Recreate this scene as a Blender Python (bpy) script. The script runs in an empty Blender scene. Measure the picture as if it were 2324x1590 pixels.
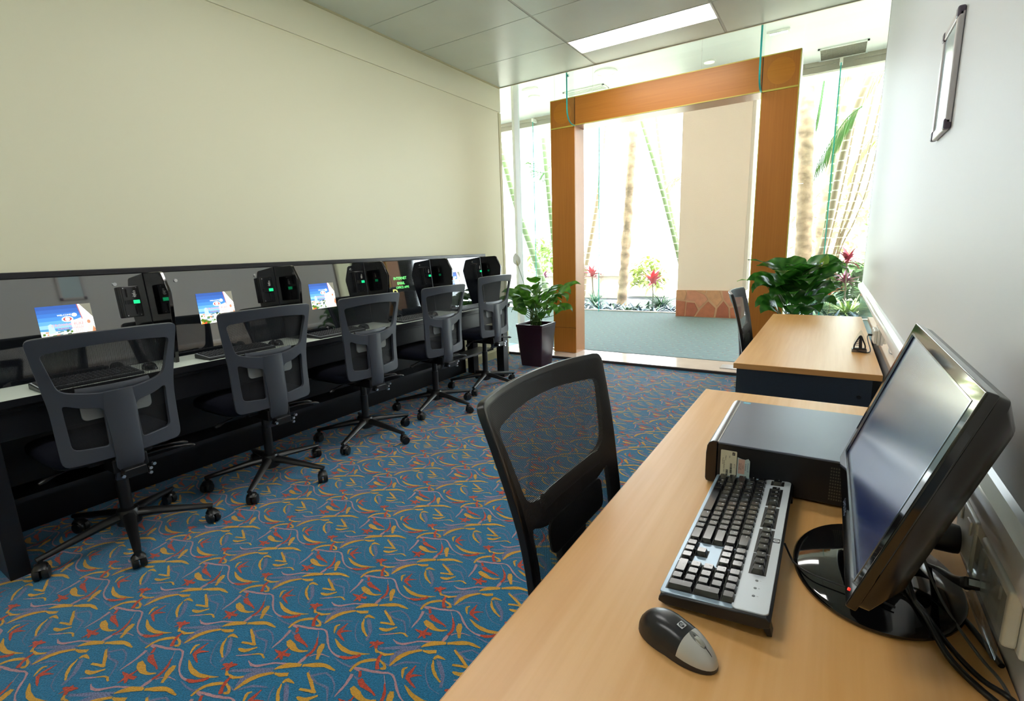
import bpy, bmesh, math, random
from mathutils import Vector, Matrix, Euler
from mathutils.geometry import delaunay_2d_cdt
PI = math.pi
SC = bpy.context.scene
COL = SC.collection
random.seed(7)

# ------------------------------------------------------------------ camera
cd = bpy.data.cameras.new('camera')
cd.lens = 1123.13 / 2324 * 36.0
cd.sensor_width = 36.0
cd.clip_start = 0.02
cam = bpy.data.objects.new('camera', cd)
COL.objects.link(cam)
r0, r1, r2 = (Vector(v) for v in ((0.84412, 0.53513, -0.03312), (0.07826, -0.18409, -0.97979), (-0.53041, 0.82447, -0.19727)))
cam.matrix_world = Matrix((r0, -r1, -r2)).transposed().to_4x4()
cam.location = (0, 0, 1.25)
SC.camera = cam

# ------------------------------------------------------------------ world and light
W = bpy.data.worlds.new('sky')
SC.world = W
W.use_nodes = True
W.node_tree.nodes['Background'].inputs[0].default_value = (0.86, 0.93, 1.0, 1)
W.node_tree.nodes['Background'].inputs[1].default_value = 5.2
sd = bpy.data.lights.new('sun', 'SUN')
sd.energy = 13.0
sd.angle = 0.02
sd.color = (1.0, 0.96, 0.88)
sun = bpy.data.objects.new('sun', sd)
sun.rotation_euler = (math.radians(24), 0, math.radians(205))
COL.objects.link(sun)
SC.view_settings.view_transform = 'Standard'
SC.view_settings.look = 'None'
SC.view_settings.gamma = 1.0
SC.view_settings.use_curve_mapping = False
SC.view_settings.exposure = 1.12
LAMP = 9.5            # strength of the ceiling light panels

# ------------------------------------------------------------------ materials
def lin(c):
    return tuple(((x / 255 + 0.055) / 1.055) ** 2.4 if x / 255 > 0.04045 else x / 255 / 12.92 for x in c)

def sock(n, *names):
    for k in names:
        if k in n.inputs:
            return n.inputs[k]

MATS = {}
def mat(name, rgb, rough=0.5, metal=0.0, spec=0.5, ior=None, emit=None, coat=0.0, noise=None, bump=None, sheen=0.0):
    """rgb in sRGB 0..255.  noise=(scale, amount, stretch)  bump=(scale, strength)"""
    if name in MATS:
        return MATS[name]
    m = bpy.data.materials.new(name)
    m.use_nodes = True
    nt = m.node_tree
    b = nt.nodes['Principled BSDF']
    c = lin(rgb)
    b.inputs['Base Color'].default_value = (*c, 1)
    m.diffuse_color = (*c, 1)
    b.inputs['Roughness'].default_value = rough
    b.inputs['Metallic'].default_value = metal
    b.inputs['Specular IOR Level'].default_value = spec
    if ior: b.inputs['IOR'].default_value = ior
    if coat:
        b.inputs['Coat Weight'].default_value = coat
        b.inputs['Coat Roughness'].default_value = 0.06
    if sheen: b.inputs['Sheen Weight'].default_value = sheen; b.inputs['Sheen Roughness'].default_value = .4
    if emit:
        b.inputs['Emission Color'].default_value = (*c, 1)
        b.inputs['Emission Strength'].default_value = emit
    if noise or bump:
        tc = nt.nodes.new('ShaderNodeTexCoord')
        mp = nt.nodes.new('ShaderNodeMapping')
        nt.links.new(tc.outputs['Object'], mp.inputs[0])
    if noise:
        s, a = noise[0], noise[1]
        if len(noise) > 2: mp.inputs['Scale'].default_value = noise[2]
        nz = nt.nodes.new('ShaderNodeTexNoise')
        nz.inputs['Scale'].default_value = s
        nz.inputs['Detail'].default_value = 5
        nt.links.new(mp.outputs[0], nz.inputs['Vector'])
        cr = nt.nodes.new('ShaderNodeValToRGB')
        cr.color_ramp.elements[0].position = 0.3
        cr.color_ramp.elements[1].position = 0.7
        cr.color_ramp.elements[0].color = (*[max(0, x * (1 - a)) for x in c], 1)
        cr.color_ramp.elements[1].color = (*[min(1, x * (1 + a)) for x in c], 1)
        nt.links.new(nz.outputs['Fac'], cr.inputs[0])
        nt.links.new(cr.outputs[0], b.inputs['Base Color'])
    if bump:
        nb = nt.nodes.new('ShaderNodeTexNoise')
        nb.inputs['Scale'].default_value = bump[0]
        nb.inputs['Detail'].default_value = 3
        nt.links.new(tc.outputs['Object'], nb.inputs['Vector'])
        bp = nt.nodes.new('ShaderNodeBump')
        bp.inputs['Strength'].default_value = bump[1]
        bp.inputs['Distance'].default_value = 0.004
        nt.links.new(nb.outputs['Fac'], bp.inputs['Height'])
        nt.links.new(bp.outputs[0], b.inputs['Normal'])
    MATS[name] = m
    return m

def glass_mat(name, tint, refl_ior=1.5, rough=0.0, boost=1.0):
    m = bpy.data.materials.new(name)
    m.use_nodes = True
    nt = m.node_tree
    nt.nodes.remove(nt.nodes['Principled BSDF'])
    out = nt.nodes['Material Output']
    tr = nt.nodes.new('ShaderNodeBsdfTransparent'); tr.inputs[0].default_value = (*tint, 1)
    gl = nt.nodes.new('ShaderNodeBsdfGlossy'); gl.inputs['Roughness'].default_value = rough
    fr = nt.nodes.new('ShaderNodeFresnel'); fr.inputs[0].default_value = refl_ior
    mu = nt.nodes.new('ShaderNodeMath'); mu.operation = 'MULTIPLY'; mu.inputs[1].default_value = boost; mu.use_clamp = True
    mx = nt.nodes.new('ShaderNodeMixShader')
    nt.links.new(fr.outputs[0], mu.inputs[0])
    nt.links.new(mu.outputs[0], mx.inputs[0])
    nt.links.new(tr.outputs[0], mx.inputs[1]); nt.links.new(gl.outputs[0], mx.inputs[2])
    nt.links.new(mx.outputs[0], out.inputs[0])
    m.diffuse_color = (*tint, 0.3)
    return m

def wood_mat(name, a, b, scale=(2, 2, 30), axis=0, rough=0.35, band=None):
    """fine stretched grain, two tones; axis = direction the grain runs along"""
    m = bpy.data.materials.new(name)
    m.use_nodes = True
    nt = m.node_tree
    p = nt.nodes['Principled BSDF']
    tc = nt.nodes.new('ShaderNodeTexCoord'); mp = nt.nodes.new('ShaderNodeMapping')
    s = [70, 70, 70]; s[axis] = 2.2
    mp.inputs['Scale'].default_value = s
    nt.links.new(tc.outputs['Object'], mp.inputs[0])
    n1 = nt.nodes.new('ShaderNodeTexNoise'); n1.inputs['Scale'].default_value = 1.0; n1.inputs['Detail'].default_value = 4
    nt.links.new(mp.outputs[0], n1.inputs['Vector'])
    mp2 = nt.nodes.new('ShaderNodeMapping'); s2 = [9, 9, 9]; s2[axis] = 0.5; mp2.inputs['Scale'].default_value = s2
    nt.links.new(tc.outputs['Object'], mp2.inputs[0])
    n2 = nt.nodes.new('ShaderNodeTexNoise'); n2.inputs['Scale'].default_value = 1.0; n2.inputs['Detail'].default_value = 2
    nt.links.new(mp2.outputs[0], n2.inputs['Vector'])
    mm = nt.nodes.new('ShaderNodeMix'); mm.data_type = 'FLOAT'; mm.inputs[0].default_value = 0.45
    nt.links.new(n1.outputs['Fac'], mm.inputs[2]); nt.links.new(n2.outputs['Fac'], mm.inputs[3])
    cr = nt.nodes.new('ShaderNodeValToRGB')
    cr.color_ramp.elements[0].position = 0.34; cr.color_ramp.elements[1].position = 0.66
    cr.color_ramp.elements[0].color = (*lin(a), 1); cr.color_ramp.elements[1].color = (*lin(b), 1)
    nt.links.new(mm.outputs[0], cr.inputs[0]); nt.links.new(cr.outputs[0], p.inputs['Base Color'])
    p.inputs['Roughness'].default_value = rough
    m.diffuse_color = (*lin(a), 1)
    MATS[name] = m
    return m

def mesh_mat(name, rgb, pitch=0.0034, hole=0.60):
    """woven mesh cloth: round holes on a fine staggered grid in the cloth's own UV space (metres)"""
    m = bpy.data.materials.new(name)
    m.use_nodes = True
    nt = m.node_tree
    p = nt.nodes['Principled BSDF']; out = nt.nodes['Material Output']
    p.inputs['Base Color'].default_value = (*lin(rgb), 1); p.inputs['Roughness'].default_value = 0.6
    uv = nt.nodes.new('ShaderNodeUVMap'); uv.uv_map = 'UVMap'
    sp = nt.nodes.new('ShaderNodeSeparateXYZ'); nt.links.new(uv.outputs[0], sp.inputs[0])
    def M(op, a, b=None, c=None):
        n = nt.nodes.new('ShaderNodeMath'); n.operation = op
        for i, v in enumerate((a, b, c)):
            if v is None: continue
            if isinstance(v, (int, float)): n.inputs[i].default_value = v
            else: nt.links.new(v, n.inputs[i])
        return n.outputs[0]
    x = M('MULTIPLY', sp.outputs[0], 2 * PI / pitch); y = M('MULTIPLY', sp.outputs[1], 2 * PI / (pitch * 0.8))
    s = M('ADD', M('COSINE', x), M('COSINE', y))
    h = M('GREATER_THAN', s, -(hole - 0.5) * 3.6)
    tr = nt.nodes.new('ShaderNodeBsdfTransparent')
    mx = nt.nodes.new('ShaderNodeMixShader')
    nt.links.new(h, mx.inputs[0]); nt.links.new(p.outputs[0], mx.inputs[1]); nt.links.new(tr.outputs[0], mx.inputs[2])
    nt.links.new(mx.outputs[0], out.inputs[0])
    m.diffuse_color = (*lin(rgb), 1)
    return m

# ------------------------------------------------------------------ mesh builder
class MB:
    def __init__(s):
        s.v = []; s.f = []; s.m = []; s.mats = []
    def mi(s, m):
        if m is None: return 0
        if m not in s.mats: s.mats.append(m)
        return s.mats.index(m)
    def add(s, vs, fs, m=None, M=None):
        o = len(s.v); k = s.mi(m)
        s.v += [tuple(M @ Vector(p)) if M else tuple(p) for p in vs]
        s.f += [tuple(i + o for i in f) for f in fs]; s.m += [k] * len(fs)
        return s
    def box(s, a, b, m=None, M=None):
        x0, y0, z0 = a; x1, y1, z1 = b
        vs = [(x0, y0, z0), (x1, y0, z0), (x1, y1, z0), (x0, y1, z0), (x0, y0, z1), (x1, y0, z1), (x1, y1, z1), (x0, y1, z1)]
        return s.add(vs, [(0, 3, 2, 1), (4, 5, 6, 7), (0, 1, 5, 4), (1, 2, 6, 5), (2, 3, 7, 6), (3, 0, 4, 7)], m, M)
    def prism(s, poly, z0, z1, m=None, M=None, top=None):
        """poly in xy, extruded z0..z1; top = optional second outline"""
        n = len(poly); t = top or poly
        vs = [(x, y, z0) for x, y in poly] + [(x, y, z1) for x, y in t]
        fs = [tuple(range(n - 1, -1, -1)), tuple(range(n, 2 * n))] + [(i, (i + 1) % n, n + (i + 1) % n, n + i) for i in range(n)]
        return s.add(vs, fs, m, M)
    def cyl(s, p0, p1, r0, r1=None, n=16, m=None, M=None):
        return s.tube([p0, p1], [r0, r1 if r1 is not None else r0], n, m, M)
    def tube(s, pts, r, n=10, m=None, M=None, flat=None, up=(0, 0, 1)):
        """swept tube with end caps. flat=(a,b) scales the section sideways / upwards"""
        pts = [Vector(p) for p in pts]
        if not hasattr(r, '__len__'): r = [r] * len(pts)
        fa, fb = flat or (1, 1)
        vs = []; fs = []; u = None
        for i, p in enumerate(pts):
            t = (pts[min(i + 1, len(pts) - 1)] - pts[max(i - 1, 0)]).normalized()
            if u is None:
                a = Vector(up)
                if abs(a.dot(t)) > 0.95: a = Vector((1, 0, 0))
                u = (a - t * a.dot(t)).normalized()
            else:
                u = (u - t * u.dot(t)).normalized()
            w = t.cross(u)
            for k in range(n):
                an = 2 * PI * k / n
                vs.append(p + w * (math.cos(an) * r[i] * fa) + u * (math.sin(an) * r[i] * fb))
        for i in range(len(pts) - 1):
            for k in range(n):
                a = i * n + k; b = i * n + (k + 1) % n
                fs.append((a, b, b + n, a + n))
        fs.append(tuple(range(n - 1, -1, -1))); e = (len(pts) - 1) * n
        fs.append(tuple(range(e, e + n)))
        return s.add(vs, fs, m, M)
    def lathe(s, prof, n=24, m=None, M=None, ell=(1, 1)):
        vs = []; fs = []
        for r, z in prof:
            for k in range(n):
                a = 2 * PI * k / n
                vs.append((r * math.cos(a) * ell[0], r * math.sin(a) * ell[1], z))
        for i in range(len(prof) - 1):
            for k in range(n):
                a = i * n + k; b = i * n + (k + 1) % n
                fs.append((a, b, b + n, a + n))
        fs.append(tuple(range(n - 1, -1, -1))); e = (len(prof) - 1) * n
        fs.append(tuple(range(e, e + n)))
        return s.add(vs, fs, m, M)
    def obj(s, name, m=None, parent=None, bevel=0, smooth=35, loc=None, rot=None, seg=2, recalc=True):
        me = bpy.data.meshes.new(name)
        me.from_pydata(s.v, [], s.f)
        for x in (s.mats or [m]):
            if x: me.materials.append(x)
        if s.mats and m and len(s.mats) == 0: me.materials.append(m)
        me.polygons.foreach_set('material_index', s.m)
        if recalc:
            b = bmesh.new(); b.from_mesh(me)
            bmesh.ops.recalc_face_normals(b, faces=b.faces); b.to_mesh(me); b.free()
        if smooth:
            me.polygons.foreach_set('use_smooth', [True] * len(me.polygons))
            me.set_sharp_from_angle(angle=math.radians(smooth))
        o = bpy.data.objects.new(name, me)
        COL.objects.link(o)
        if parent: o.parent = parent
        if loc: o.location = loc
        if rot: o.rotation_euler = rot
        if bevel:
            bm = o.modifiers.new('bevel', 'BEVEL'); bm.width = bevel; bm.segments = seg
            bm.limit_method = 'ANGLE'; bm.angle_limit = math.radians(40); bm.harden_normals = True
        return o

def tag(o, label, cat, group=None):
    o['label'] = label; o['category'] = cat
    if group: o['group'] = group
    return o

def thing(name, label, cat, loc=(0, 0, 0), rot=(0, 0, 0), group=None):
    o = bpy.data.objects.new(name, None); COL.objects.link(o)
    o.empty_display_size = 0.05
    o.location = loc; o.rotation_euler = rot
    return tag(o, label, cat, group)

def struct(o):
    o['kind'] = 'structure'
    return o

def copy_tree(o, parent=None):
    c = o.copy(); COL.objects.link(c)
    if parent: c.parent = parent
    for ch in list(o.children): copy_tree(ch, c)
    return c

def bez(p0, p1, p2, p3, n=10):
    p0, p1, p2, p3 = map(Vector, (p0, p1, p2, p3))
    return [p0 * (1 - t) ** 3 + p1 * 3 * t * (1 - t) ** 2 + p2 * 3 * t * t * (1 - t) + p3 * t ** 3 for t in [i / n for i in range(n + 1)]]

def smooth_path(pts, n=6):
    """Catmull-Rom through the points"""
    P = [Vector(p) for p in pts]; P = [P[0] * 2 - P[1]] + P + [P[-1] * 2 - P[-2]]
    out = []
    for i in range(1, len(P) - 2):
        a, b, c, d = P[i - 1:i + 3]
        for k in range(n):
            t = k / n
            out.append(0.5 * ((2 * b) + (c - a) * t + (2 * a - 5 * b + 4 * c - d) * t * t + (3 * b - a - 3 * c + d) * t ** 3))
    out.append(P[-2]); return out

def rrect(w, h, r, n=5, cx=0, cy=0):
    o = []
    for sx, sy, a0 in ((1, 1, 0), (-1, 1, 90), (-1, -1, 180), (1, -1, 270)):
        for k in range(n + 1):
            a = math.radians(a0 + 90 * k / n)
            o.append((cx + sx * (w / 2 - r) + r * math.cos(a), cy + sy * (h / 2 - r) + r * math.sin(a)))
    return o

_txt = {}
def text_geo(s, size=1.0):
    """(verts2d, faces) of a word in the built-in font, centred on its box"""
    if s not in _txt:
        cu = bpy.data.curves.new('t', 'FONT'); cu.body = s; cu.size = 1.0; cu.resolution_u = 2
        o = bpy.data.objects.new('t', cu)
        me = o.to_mesh()
        vs = [(v.co.x, v.co.y) for v in me.vertices]; fs = [tuple(p.vertices) for p in me.polygons]
        o.to_mesh_clear(); bpy.data.objects.remove(o); bpy.data.curves.remove(cu)
        if vs:
            x0 = min(v[0] for v in vs); x1 = max(v[0] for v in vs); y0 = min(v[1] for v in vs); y1 = max(v[1] for v in vs)
            vs = [(x - (x0 + x1) / 2, y - (y0 + y1) / 2) for x, y in vs]
        _txt[s] = (vs, fs)
    vs, fs = _txt[s]
    return [(x * size, y * size) for x, y in vs], fs

def add_text(mb, s, size, M, m):
    vs, fs = text_geo(s, size)
    mb.add([(x, y, 0) for x, y in vs], fs, m, M)

def frame_M(o, ex, ey):
    """matrix whose local x,y run along ex,ey at origin o"""
    ex = Vector(ex).normalized(); ey = Vector(ey).normalized(); ez = ex.cross(ey)
    m = Matrix((ex, ey, ez)).transposed().to_4x4(); m.translation = Vector(o); return m

def T(x, y, z): return Matrix.Translation((x, y, z))
def Rz(a): return Matrix.Rotation(a, 4, 'Z')
def Rx(a): return Matrix.Rotation(a, 4, 'X')
def Ry(a): return Matrix.Rotation(a, 4, 'Y')

# ------------------------------------------------------------------ shared materials
WALLC = mat('cream_paint', (232, 228, 200), 0.55, bump=(60, 0.04))
WALLW = mat('cool_white_paint', (222, 224, 226), 0.5, spec=0.35, bump=(60, 0.05))
TILE = mat('ceiling_tile', (216, 220, 208), 0.38, noise=(3, 0.03), bump=(90, 0.03))
TBAR = mat('ceiling_bar', (190, 188, 176), 0.5)
WHITE = mat('soffit_white', (250, 249, 244), 0.6)
TRIMC = mat('cream_trim', (206, 200, 160), 0.5)
DARKT = mat('dark_trim', (58, 48, 46), 0.4)
BLACK = mat('black_laminate', (16, 17, 22), 0.35)
BLACKP = mat('black_plastic', (20, 20, 23), 0.42)
GLOSSB = mat('gloss_black', (7, 7, 9), 0.06, spec=0.6, coat=0.3)
CHROME = mat('chrome', (215, 218, 222), 0.15, metal=1.0)
ALU = mat('aluminium', (190, 188, 186), 0.35, metal=0.7)
PLW = mat('white_plastic', (232, 232, 224), 0.35)
X0, X1, YB, YG, ZC = -3.30, 0.23, -2.6, 5.04, 3.04

# ------------------------------------------------------------------ carpet
CB = mat('carpet_blue', (36, 112, 152), 0.95, spec=0.15, noise=(190, 0.32), bump=(240, 0.9), sheen=0.3)
CL = mat('carpet_lavender', (108, 114, 146), 0.95, spec=0.15, noise=(260, 0.5), sheen=0.3)
CM = mat('carpet_mauve', (176, 134, 142), 0.95, spec=0.15, noise=(260, 0.25), sheen=0.3)
CY = mat('carpet_gold', (206, 154, 58), 0.95, spec=0.15, noise=(260, 0.2), bump=(300, 0.8), sheen=0.3)
CR = mat('carpet_red', (188, 74, 52), 0.95, spec=0.15, noise=(240, 0.35), bump=(300, 0.8), sheen=0.3)
PAT=[
('R',[(0,0,13),(-4,22,12),(-7,46,4)]),
('R',[(0,0,14),(13,14,9),(34,28,3)]),
('R',[(-2,-1,9),(24,-9,9),(49,-15,3)]),
('Y',[(-25,28,4),(-30,13,10),(-9,-9,3)]),
('Y',[(13,-23,3),(49,-36,11),(87,-39,14),(126,-30,11),(164,-9,4)]),
('M',[(-167,-56,8),(-142,-47,8),(-118,-41,8),(-82,-28,9),(-56,-16,6),(-33,-21,6),(4,-46,6),(40,-63,6),(69,-68,8),(95,-64,8)]),
('R',[(89,-66,9),(113,-58,12),(131,-43,12),(143,-27,11)]),
('Y',[(-169,-74,6),(-172,-47,11),(-159,-22,11),(-127,2,8)]),
('R',[(-132,22,11),(-129,6,9),(-116,-9,8),(-98,-24,7)]),
('Y',[(-122,4,6),(-95,-2,7),(-85,-11,12),(-96,-18,6)]),
('R',[(-141,-56,8),(-125,-73,9)]),
('R',[(-119,-78,15),(-94,-87,16),(-72,-88,12),(-50,-90,6),(-35,-94,4)]),
('Y',[(-118,-109,14),(-93,-115,23),(-67,-120,16),(-42,-117,9),(-21,-103,4)]),
('R',[(-120,-155,3),(-103,-155,8),(-84,-154,13),(-56,-144,13)]),
('R',[(-86,-126,3),(-85,-142,8),(-83,-157,18),(-84,-169,9),(-84,-182,3)]),
('R',[(-86,-155,9),(-63,-169,7)]),
('Y',[(-3,-58,13),(6,-74,20),(20,-92,14),(36,-110,8)]),
('R',[(-41,-50,4),(-17,-75,9),(-5,-102,12),(-7,-120,10)]),
('M',[(-66,-30,3),(-40,-51,4)]),
('M',[(-7,-120,9),(-4,-137,13),(-4,-151,5)]),
('M',[(3,-114,5),(12,-100,5),(30,-89,4),(62,-83,3)]),
('M',[(-154,-76,10),(-142,-109,9),(-138,-137,8),(-135,-157,5)]),
('M',[(-138,-58,4),(-164,-58,7)]),
('Y',[(-43,110,5),(-30,131,16),(-10,148,18),(17,163,9)]),
('Y',[(21,164,9),(50,184,17),(84,200,13),(126,203,5)]),
('M',[(-147,87,4),(-123,83,7),(-98,93,9),(-71,120,7),(-39,138,7),(-8,150,7)]),
('Y',[(-77,4,4),(-76,39,16),(-62,72,15),(-31,101,7)]),
('Y',[(-29,102,4),(-8,107,15),(12,121,13)]),
('Y',[(26,90,4),(43,67,9),(72,48,9),(99,39,5)]),
('Y',[(26,93,9),(28,107,11),(58,109,3)]),
('Y',[(58,155,5),(96,139,11),(141,120,7)]),
('Y',[(89,105,8),(133,122,11)]),
('Y',[(106,85,5),(135,91,16),(156,120,5)]),
('Y',[(169,93,3),(192,109,7),(219,105,5)]),
('M',[(128,64,4),(169,92,5)]),
('R',[(127,25,6),(149,30,16),(170,47,6)]),
('R',[(144,44,5),(150,31,12),(165,17,10)]),
('R',[(142,8,3),(148,28,9)]),
('Y',[(160,19,7),(176,9,9),(184,11,6)]),
('Y',[(184,12,6),(209,14,10),(232,31,7)]),
('R',[(198,8,8),(204,-8,8),(215,-27,8),(230,-40,7)]),
('L',[(110,24,9),(91,59,13),(42,94,11)]),
('L',[(15,73,3),(39,38,4),(82,8,4),(121,6,3)]),
('L',[(-253,-64,3),(-184,-61,7),(-146,-2,9),(-74,3,4)]),
('L',[(-74,3,7),(-91,40,28),(-82,69,18),(-41,102,9)]),
('L',[(-158,35,6),(-107,71,13),(-47,111,7)]),
('L',[(173,26,3),(215,47,8),(281,89,5)]),
('L',[(54,164,3),(77,151,9),(109,184,7),(167,170,5),(195,137,3)]),
('L',[(82,154,3),(115,145,7),(157,151,8),(201,115,3)]),
('L',[(-68,9,4),(-44,39,8),(0,60,4)]),
('L',[(-145,-78,4),(-121,-81,8),(-107,-94,4)]),
('L',[(42,94,3),(24,106,3)])
]
# [-1.31341898  0.89315211] [ 0.32991891 -0.01416602] [0.00544007 0.31410018]

mb = MB()
mb.box((X0, YB, -0.08), (X1, YG, 0.0), CB)
KIND = {'L': (CL, 0.0003), 'M': (CM, 0.0006), 'Y': (CY, 0.0009), 'R': (CR, 0.0012)}
va = Vector((0.3315, -0.0137)); vb = Vector((0.0052, 0.3125)); org = Vector((-1.3134, 0.8932))
strokes = []; sid = 0
for c, pts in PAT:
    P = smooth_path([(x / 1000, y / 1000, w / 1000) for x, y, w in pts], 2 if c == 'L' else 3)
    L = []; R = []
    for i, p in enumerate(P):
        t = (P[min(i + 1, len(P) - 1)] - P[max(i - 1, 0)]); n = Vector((-t.y, t.x)).normalized()
        w = max(p.z, 0.003) / 2
        a = w + random.uniform(-.0012, .0012); b = w + random.uniform(-.0012, .0012)
        L.append((p.x + n.x * a, p.y + n.y * a)); R.append((p.x - n.x * b, p.y - n.y * b))
    strokes.append((c, L, R))
for i in range(-7, 7):
    for j in range(-7, 15):
        o = org + va * i + vb * j
        for c, L, R in strokes:
            m, z = KIND[c]; sid += 1; z += (sid % len(strokes)) * 5e-6
            q = [(x + o.x, y + o.y) for x, y in L + R]
            if min(a for a, b in q) < X0 + .01 or max(a for a, b in q) > X1 - .01 or max(b for a, b in q) > YG - .005 or min(b for a, b in q) < -1.2: continue
            n = len(L)
            mb.add([(a, b, z) for a, b in q], [(k, n + k, n + k + 1, k + 1) for k in range(n - 1)], m)
floor = struct(mb.obj('floor', smooth=0, recalc=False))

# ------------------------------------------------------------------ walls
wl = struct(MB().box((X0 - .15, YB, 0), (X0, YG, 3.1)).obj('wall_left', WALLC, smooth=0))
MB().box((X0, YB, 0.0), (X0 + .010, 4.985, 2.765)).obj('lower_lining', WALLC, wl, bevel=.002)
MB().box((X0, YB, 2.785), (X0 + .010, YG, ZC)).obj('upper_lining', WALLC, wl, bevel=.002)
MB().box((X0, 4.995, 0.0), (X0 + .012, YG, 2.772)).obj('end_strip', TRIMC, wl, bevel=.001)
struct(MB().box((X0, YB, 0.0), (X0 + .018, YG, .09)).obj('baseboard_left', TRIMC, bevel=.003))
wr = struct(MB().box((X1, YB, 0), (X1 + .15, YG - .03, 3.1)).obj('wall_right', WALLW, smooth=0))
MB().box((X1 - .001, YG - .03, 0), (X1 + .15, YG, 3.1)).obj('end_cap', mat('bronze_edge', (96, 84, 72), 0.4), wr)
struct(MB().box((X0 - .15, YB - .15, 0), (X1 + .15, YB, 3.1)).obj('wall_back', WALLC, smooth=0))
# glossy wall lining below the cable duct on the right wall
GLZ = mat('gloss_lining', (226, 228, 232), 0.05, spec=0.5, coat=0.5)
struct(MB().box((X1 - .004, YB, .02), (X1, YG - .04, .845)).obj('wall_right_lining', GLZ, smooth=0))
tr = MB()
tr.prism([(X1, .845), (X1 - .024, .851), (X1 - .027, .866), (X1 - .027, .884), (X1 - .022, .893), (X1 - .006, .898), (X1, .905)], YB, YG - .03, mat('duct_white', (236, 236, 238), 0.22), M=Matrix(((1, 0, 0, 0), (0, 0, 1, 0), (0, 1, 0, 0), (0, 0, 0, 1))))
struct(tr.obj('trim_1', smooth=30))

# ------------------------------------------------------------------ tiled ceiling
ceil = struct(MB().box((X0 - .1, YB, ZC + .02), (X1 + .1, YG, ZC + .12)).obj('ceiling', TBAR, smooth=0))
xs = [X0, -2.13, -0.922, X1]
ys = [YG - .008, 4.372, 3.745, 3.122, 2.50, 1.875, 1.25, .625, 0, -.625, -1.25, -1.875, -2.5, YB]
panels = {(1, 0): 1, (1, 4): 1, (1, 8): 1, (0, 11): 0}
for a in range(3):
    for b in range(len(ys) - 1):
        g = .0035 if a != 9 else 0
        x_0, x_1, y1_, y0_ = xs[a] + .011, xs[a + 1] - .011, ys[b] - g, ys[b + 1] + g
        if a == 0: x_0 = X0 + .012
        if panels.get((a, b)): y0_ += .318
        if y1_ - y0_ < .05: continue
        t = MB().box((x_0, y0_, ZC), (x_1, y1_, ZC + .019))
        t.obj('ceiling_tile', TILE, ceil, smooth=0)
for x in xs[1:3]:
    MB().box((x - .009, YB, ZC + .002), (x + .009, YG - .01, ZC + .019)).obj('ceiling_bar', TBAR, ceil, smooth=0)
struct(MB().box((X0 + .0, YB, ZC - .012), (X0 + .022, YG - .01, ZC + .004)).obj('trim_2', TRIMC, smooth=0))
struct(MB().box((X0, YG - .008, ZC - .006), (X1, YG + .004, ZC + .1)).box((X0 - .15, YG - .004, ZC + .1), (X1 + .15, YG + .16, 3.8)).obj('trim_3', mat('bulkhead', (226, 220, 196), 0.5), smooth=0))
LIT = mat('lamp_diffuser', (255, 253, 248), 0.4, emit=LAMP)
for i, (b, lab) in enumerate(((0, 'white recessed ceiling light panel nearest the glass doorway'), (4, 'unseen recessed ceiling light panel added above the middle of the room'), (8, 'unseen recessed ceiling light panel added overhead near the camera'))):  # the last two panels are out of view, added to brighten the room
    yb = ys[b + 1]
    L = thing('ceiling_light', lab, 'ceiling light', (-1.526, yb + .16, ZC - .002), group='recessed ceiling light panels')
    MB().box((-.592, -.148, .004), (.592, .148, .012)).obj('diffuser', LIT, L, smooth=0)
    fr = MB()
    for q in (((-.604, -.158, 0), (.604, -.148, .02)), ((-.604, .148, 0), (.604, .158, .02)), ((-.604, -.148, 0), (-.592, .148, .02)), ((.592, -.148, 0), (.604, .148, .02))): fr.box(*q)
    fr.obj('frame', WHITE, L, smooth=0)

# ------------------------------------------------------------------ foyer: floor, soffit, sill, outer glazing
ZF = 0.035
YO = 9.20
FC = mat('foyer_carpet', (98, 126, 134), 0.8, spec=0.3, noise=(28, 0.10), bump=(200, 0.5), sheen=0.3)
fm = MB().box((-9.5, 5.50, -.08), (3.2, YO, ZF), FC)
FD = mat('foyer_carpet_fleck', (156, 178, 176), 0.9); FR = mat('foyer_carpet_red_fleck', (150, 100, 100), 0.9)
for i in range(-34, 14):
    for j in range(26):
        x = i * .16 + (.08 if j % 2 else 0) + .3; y = 5.62 + j * .138
        if x > 2.9: continue
        a = random.uniform(-.2, .2) + (.5 if j % 2 else -.5)
        M_ = T(x, y, ZF + .0005) @ Rz(a)
        fm.add([(-.05, 0, 0), (0, -.006, 0), (.05, 0, 0), (0, .006, 0)], [(0, 1, 2, 3)], FD, M_)
        fm.add([(-.008, .03, 0), (.008, .03, 0), (.008, .045, 0), (-.008, .045, 0)], [(0, 1, 2, 3)], FR, M_)
struct(fm.obj('floor_foyer', smooth=0, recalc=False))
SILL = mat('sill_stone', (214, 196, 186), 0.14, spec=0.6, noise=(5, 0.05))
sm = MB().box((X0 - .15, YG, -.08), (X1 + .15, 5.50, ZF - .004), SILL)
struct(sm.obj('trim_4', smooth=0))
struct(MB().box((X0, YG - .006, 0), (X1, YG + .002, ZF - .010)).obj('trim_5', DARKT, smooth=0))
struct(MB().box((-.86, 5.16, ZF - .004), (-.40, 5.33, ZF + .002)).obj('trim_6', mat('steel_plate', (176, 174, 176), 0.3, metal=.6), bevel=.001))
struct(MB().box((-9.5, 5.04, 3.8), (3.2, 10.2, 3.95)).obj('ceiling_foyer', WHITE, smooth=0))  # runs past the glass as an unseen eave added to block the sun
struct(MB().box((-9.65, 5.04, -.08), (-9.5, YO, 3.8)).obj('wall_foyer_left', WALLC, smooth=0))
struct(MB().box((3.2, 5.04, -.08), (3.35, YO, 3.8)).obj('wall_foyer_right', WALLC, smooth=0))
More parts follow.
